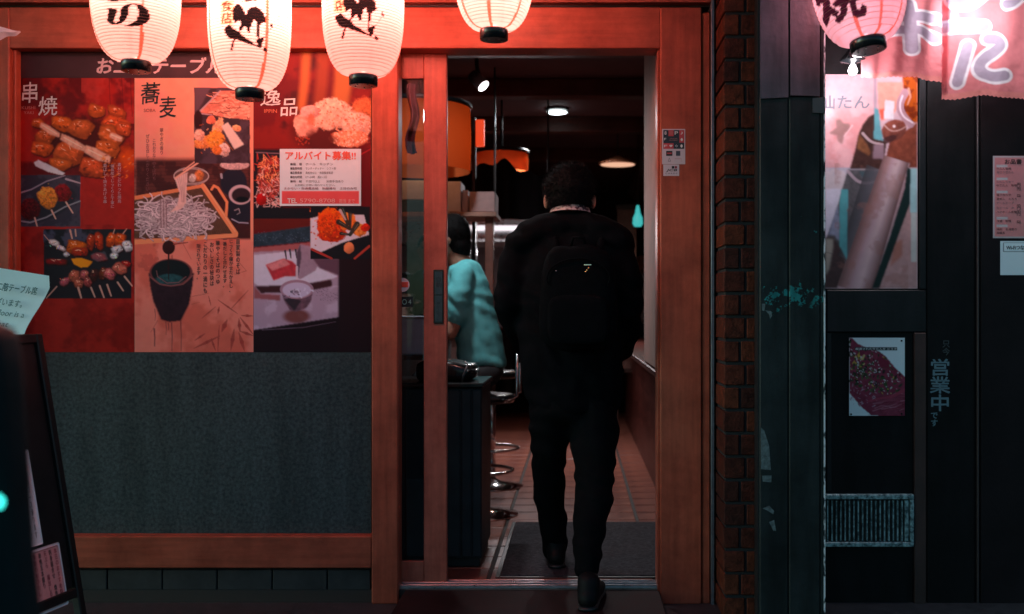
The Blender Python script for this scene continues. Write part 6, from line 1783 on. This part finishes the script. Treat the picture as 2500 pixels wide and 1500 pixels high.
# --- kitchen staff, small and out of focus behind the counter
def staff(label, px, py_top, Y, hgt, shirt, hat, face=1.0):
    top = at(px, py_top, Y); k = hgt / 1.7
    base = Vector((top.x, Y, top.z - hgt))
    t = thing('person', label, 'person', base)
    W = lambda x, y, z: Vector((top.x + x * k, Y + y * k, top.z - (1.70 - z) * k))
    hz = W(0, 0, 1.56)
    ch = [[(hz, (.078 * k, .095 * k, .11 * k))], [(hz + Vector((0, -.095 * k, -.02 * k)), .014 * k)], [(hz + Vector((-.078 * k, 0, -.01)), (.012 * k, .02 * k, .03 * k))], [(hz + Vector((.078 * k, 0, -.01)), (.012 * k, .02 * k, .03 * k))],
          [(W(0, 0, 1.46), .052 * k), (W(0, .01, 1.36), .06 * k)], [(W(0, 0, 1.30), (.15 * k, .09 * k, .08 * k)), (W(0, 0, .95), (.14 * k, .09 * k, .08 * k))],
          [(W(-.17, 0, 1.33), .05 * k), (W(-.21, -.05, 1.08), .043 * k), (W(-.12, -.26, 1.04), .034 * k)], [(W(.17, 0, 1.33), .05 * k), (W(.21, -.05, 1.08), .043 * k), (W(.12, -.26, 1.04), .034 * k)],
          [(W(-.08, 0, .92), .08 * k), (W(-.09, 0, .5), .06 * k), (W(-.09, 0, .06), .045 * k)], [(W(.08, 0, .92), .08 * k), (W(.09, 0, .5), .06 * k), (W(.09, 0, .06), .045 * k)]]
    ch += hand(W(-.12, -.26, 1.04), (.3, -1, -.2), (1, 0, 0), (0, 0, -1), .4, .16 * k, .008) + hand(W(.12, -.26, 1.04), (-.3, -1, -.2), (-1, 0, 0), (0, 0, -1), .4, .16 * k, .008)
    soft_body('body', ch, .010, skin_m, t, 3)
    soft_body('shirt', [[(W(0, 0, 1.36), (.12 * k, .085 * k, .06 * k)), (W(0, 0, 1.30), (.185 * k, .115 * k, .09 * k)), (W(0, 0, .85), (.17 * k, .115 * k, .09 * k))],
                        [(W(-.17, 0, 1.33), .066 * k), (W(-.21, -.05, 1.10), .056 * k)], [(W(.17, 0, 1.33), .066 * k), (W(.21, -.05, 1.10), .056 * k)]], .014, shirt, t, 4, None, .006, 3)
    soft_body('trousers', [[(W(-.08, 0, .90), .098 * k), (W(-.09, 0, .5), .076 * k), (W(-.09, 0, .05), .06 * k)], [(W(.08, 0, .90), .098 * k), (W(.09, 0, .5), .076 * k), (W(.09, 0, .05), .06 * k)]], .014, MATS['dark_trousers'], t, 4, base.z + .002)
    if hat: soft_body('cap', [[(hz + Vector((0, .005, .075 * k)), (.088 * k, .10 * k, .07 * k))], [(hz + Vector((0, .0, .035 * k)), (.086 * k, .102 * k, .03 * k))]], .01, hat, t, 3)
    else: soft_body('hair', [[(hz + Vector((0, .02 * k, .03 * k)), (.088 * k, .10 * k, .10 * k))]], .01, hair_m, t, 3, None, .004)
    for s_ in (-1, 1):
        e = hz + Vector((s_ * .030 * k, -.086 * k, .012 * k))
        MB().lathe([(0, -.006 * k), (.010 * k, 0), (0, .006 * k)], e, 10, 'Y', caps=False).build('eye', ink_black, t)
    MB().box(hz.x - .022 * k, hz.x + .022 * k, hz.y - .088 * k, hz.y - .080 * k, hz.z - .060 * k, hz.z - .054 * k, .001).build('mouth', ink_rose, t)
white_cloth = mat('white_cloth', (0.72, 0.70, 0.72), 0.85, 0, .1, 20)
staff('cook in a white cap at the back of the kitchen past the brown post', 1217, 603, 6.6, 1.62, mat('plum_shirt', (0.20, 0.06, 0.08), .8), white_cloth)
staff('kitchen worker in dark blue seen through the door glass', 1046, 566, 3.3, 1.6, mat('navy_shirt', (0.03, 0.08, 0.11), .8), None)
staff('person in white far back beside the slatted screen', 1566, 612, 7.4, 1.5, white_cloth, None)
# ------------------------------------------------------------------ signboard and papers at the left edge
W_ = 0.58
h_ = Vector((math.cos(R(80)), math.sin(R(80)), 0))
far_b = Vector((-1.762, -0.35, GZ + 0.01))
v_ = (Vector((-1.931, -0.35, 1.015)) - far_b); LV = v_.length; v_.normalize()
n_ = h_.cross(v_)
if n_.x < 0: n_ = -n_
o_ = far_b - h_ * W_
BM = Matrix(((h_.x, v_.x, n_.x, o_.x), (h_.y, v_.y, n_.y, o_.y), (h_.z, v_.z, n_.z, o_.z), (0, 0, 0, 1)))
ab = thing('sign_board', 'black folding A-frame sign board with menu sheets at the left edge', 'sign', o_)
def bar(u0, u1, v0, v1, n0, n1, nm, m, parent=ab, MM=None):
    MM = MM or BM
    mb = MB(); mb.box(u0, u1, v0, v1, n0, n1, 0.004)
    mb.v = [MM @ p for p in mb.v]
    return mb.build(nm, m, parent)
face_m = mat('board_face', (0.008, 0.010, 0.012), 0.4, 0, 0.3, 12)
frame_m = mat('board_frame', (0.004, 0.0045, 0.0055), 0.5, 0, .2, 20)
bar(0.03, W_ - 0.03, 0.16, LV - 0.03, -0.008, 0.0, 'board_face', face_m)
bar(W_ - 0.032, W_, 0, LV, -0.016, 0.014, 'frame_bar', frame_m)
bar(0, 0.032, 0, LV, -0.016, 0.014, 'frame_bar', frame_m)
bar(0.033, W_ - 0.033, LV - 0.034, LV, -0.016, 0.014, 'frame_bar', frame_m)
bar(0.033, W_ - 0.033, 0.125, 0.158, -0.016, 0.014, 'frame_bar', frame_m)
# rear leaf of the A-frame
B2 = Matrix.Translation(Vector((2 * -1.931 - 0.05, 0, 0))) @ Matrix.Scale(-1, 4, Vector((1, 0, 0)))
B2 = B2 @ BM
bar(0, 0.03, 0, LV - .01, -0.012, 0.010, 'rear_leg', frame_m, ab, B2)
bar(W_ - 0.03, W_, 0, LV - .01, -0.012, 0.010, 'rear_leg', frame_m, ab, B2)
bar(0.031, W_ - 0.031, 0.2, LV - 0.04, -0.006, 0.0, 'rear_panel', face_m, ab, B2)
ur = W_ - 0.075
def zv(z): return (z - o_.z) / v_.z
def sheet(name, label, u0, u1, z0, z1, m):
    o = bar(u0, u1, zv(z0), zv(z1), 0.0012, 0.0020, name, m, None)
    c = sum((v.co for v in o.data.vertices), Vector()) / len(o.data.vertices)
    for v in o.data.vertices: v.co -= c
    o.location = c; ROOT[o.name] = c
    return tag(o, label, 'paper')
L3 = BM @ Matrix.Translation((0, 0, 0.0026))
pk_ = sheet('menu_sheet', 'small pink menu sheet with dark lettering low on the sign board', ur - 0.20, ur, 0.066, 0.284, mat('white_border', (0.80, 0.82, 0.86), .6))
c_in = bar(ur - 0.193, ur - 0.008, zv(0.074), zv(0.276), 0.0021, 0.0025, 'pink_field', mat('pink_sheet', (0.74, 0.36, 0.36), .6), None)
for v in c_in.data.vertices: v.co -= ROOT[pk_.name]
c_in.parent = pk_
L4 = BM @ Matrix.Translation((0, 0, 0.0031))
for k, t in enumerate(['本日のおすすめ料理', '刺身盛合せ　焼魚', '天ぷら　揚出し豆腐', '串焼五本盛り', '季節のおひたし', '手打そば　うどん']):
    write(t, (ur - 0.030 - 0.026 * k, zv(0.268), ur - 0.016 - 0.026 * k, zv(0.268 - .02 * len(t))), 0, ink_black if k % 2 else mat('ink_wine', (0.3, 0.02, 0.05), .5), pk_, .015, True, M=L4)
uw = W_ - 0.152
wh = sheet('menu_sheet', 'white lettered sheet above the pink one on the sign board', uw - 0.21, uw, 0.285 + .01, 0.62, mat('white_sheet', (0.82, 0.88, 0.92), .6))
for k in range(5):
    write('飲み放題コース承ります', (uw - 0.030 - .022 * k, zv(0.60), uw - 0.018 - .022 * k, zv(0.32)), 0, ink_black, wh, .01, True, M=L3)

# handwritten notice
nt = Sheet(-160, 640, 126, 880, 4, (0.84, 0.92, 0.92)); nt.shade((-160, 640, 126, 880), .06, 40)
NY = -0.40
def curl(co, X, Y):
    t = (Y - 640) / 240.0
    edge = np.interp(Y, [640, 674, 700, 730, 760, 790, 810, 880], [124, 126, 116, 102, 86, 72, 66, 60])
    f = (X + 160) / 286.0
    nx = -160 + f * (edge + 160)
    ny = Y + 0.17 * (nx - 124) * (1 - t) * .9 + 34 * (1 - t) + 0.05 * (nx - 60) * t
    s = PPM * CAM_D / (CAM_D + NY)
    co[:, 0] = (nx - VX) / s
    co[:, 2] = CAM_Z - (ny - VY) / s
    co[:, 1] = NY - 0.05 * np.clip(f - .55, 0, 1) ** 2 * (0.4 + t) + .01 * np.sin(f * 4)
    return co
ntm = printed('notice_paper', .7, .2, .03)
nto = nt.mesh('paper_notice', ntm, NY, None, curl)
tag(nto, 'pale blue handwritten paper notice curling out behind the sign board', 'notice')
write('御二階テーブル席', (-22, 694, 92, 714), NY - 0.022, ink_teal, nto, .015, tilt=.135, rough=.003, shear=.2)
write('ございます。', (-24, 729, 54, 747), NY - 0.020, ink_teal, nto, .012, tilt=.12, rough=.003, shear=.2)
write('2nd floor is a', (-42, 757, 59, 771), NY - 0.020, ink_teal, nto, .0, tilt=.11, rough=.002, shear=.35)
write('table seat', (-70, 782, 22, 794), NY - 0.018, ink_teal, nto, .0, tilt=.10, rough=.002, shear=.35)

# white paper streamer tip
pst = Sheet(-120, 50, 41, 140, 4, (0.74, 0.72, 0.78)); pst.shade((-120, 50, 41, 140), .1, 20)
def fold(co, X, Y):
    t = (Y - 50) / 90.0; f = (X + 120) / 161.0
    top = np.interp(f, [0, .74, .9, 1.0], [40, 65, 71, 72]); bot = np.interp(f, [0, .74, .84, .94, 1.0], [150, 101, 88, 85, 73.5])
    s = PPM * CAM_D / (CAM_D - 0.3)
    co[:, 2] = CAM_Z - ((top + (bot - top) * t) - VY) / s
    co[:, 1] = -0.30 + .03 * np.abs(t - .5) + .02 * np.sin(f * 7)
    return co
po = pst.mesh('paper_streamer', printed('streamer_paper', .7, .2, .03), -0.30, None, fold)
tag(po, 'white folded paper streamer tip poking in at the top left', 'paper')
pc = at(-110, 60, -0.30)
MB().tube([pc, Vector((pc.x, pc.y, 2.66))], 0.002).build('string', ink_white, po)

# dark rounded stand close to the lens
FYY = -2.62
fs = thing('dark_stand', 'dark teal rounded stand with a small teal light blurred at the left edge', 'stand', (at(-250, 0, FYY).x, FYY, GZ))
sd = MB()
lv = [(771, 84), (773, 174), (780, 239), (790, 286), (806, 321), (830, 333), (900, 343), (1020, 350), (1180, 360), (1340, 370), (1500, 388), (1800, 416), (2300, 456), (2770, 486)]
vs, fsx = [], []
NS = 36
s_f = PPM * CAM_D / (CAM_D + FYY)
for (py, hw) in lv:
    z = max(GZ, CAM_Z - (py - VY) / s_f); w = hw / s_f
    for k in range(NS):
        a = 2 * math.pi * k / NS
        ca_, sa_ = math.cos(a), math.sin(a)
        r = 1 / (abs(ca_) ** 4 + abs(sa_) ** 4) ** .25
        vs.append((at(-250, 0, FYY).x + w * r * ca_, FYY - 0.06 + 0.06 * r * sa_ * min(1, w / .12), z))
for i in range(len(lv) - 1):
    for k in range(NS): fsx.append((i * NS + k, i * NS + (k + 1) % NS, (i + 1) * NS + (k + 1) % NS, (i + 1) * NS + k))
fsx.append(tuple(range(NS)))
sd.raw(vs, fsx, True).build('stand_body', mat('stand_plastic', (0.004, 0.014, 0.016), 0.6, 0, .3, 8, spec=.12), fs)
q = at(-6, 1226, FYY - 0.125)
MB().lathe([(.0, -.006), (.007, -.004), (.009, .0)], q, 20, 'Y', caps=False).build('indicator_light', emit('indicator_glow', (0.05, 0.9, 0.8), 2.2), fs)
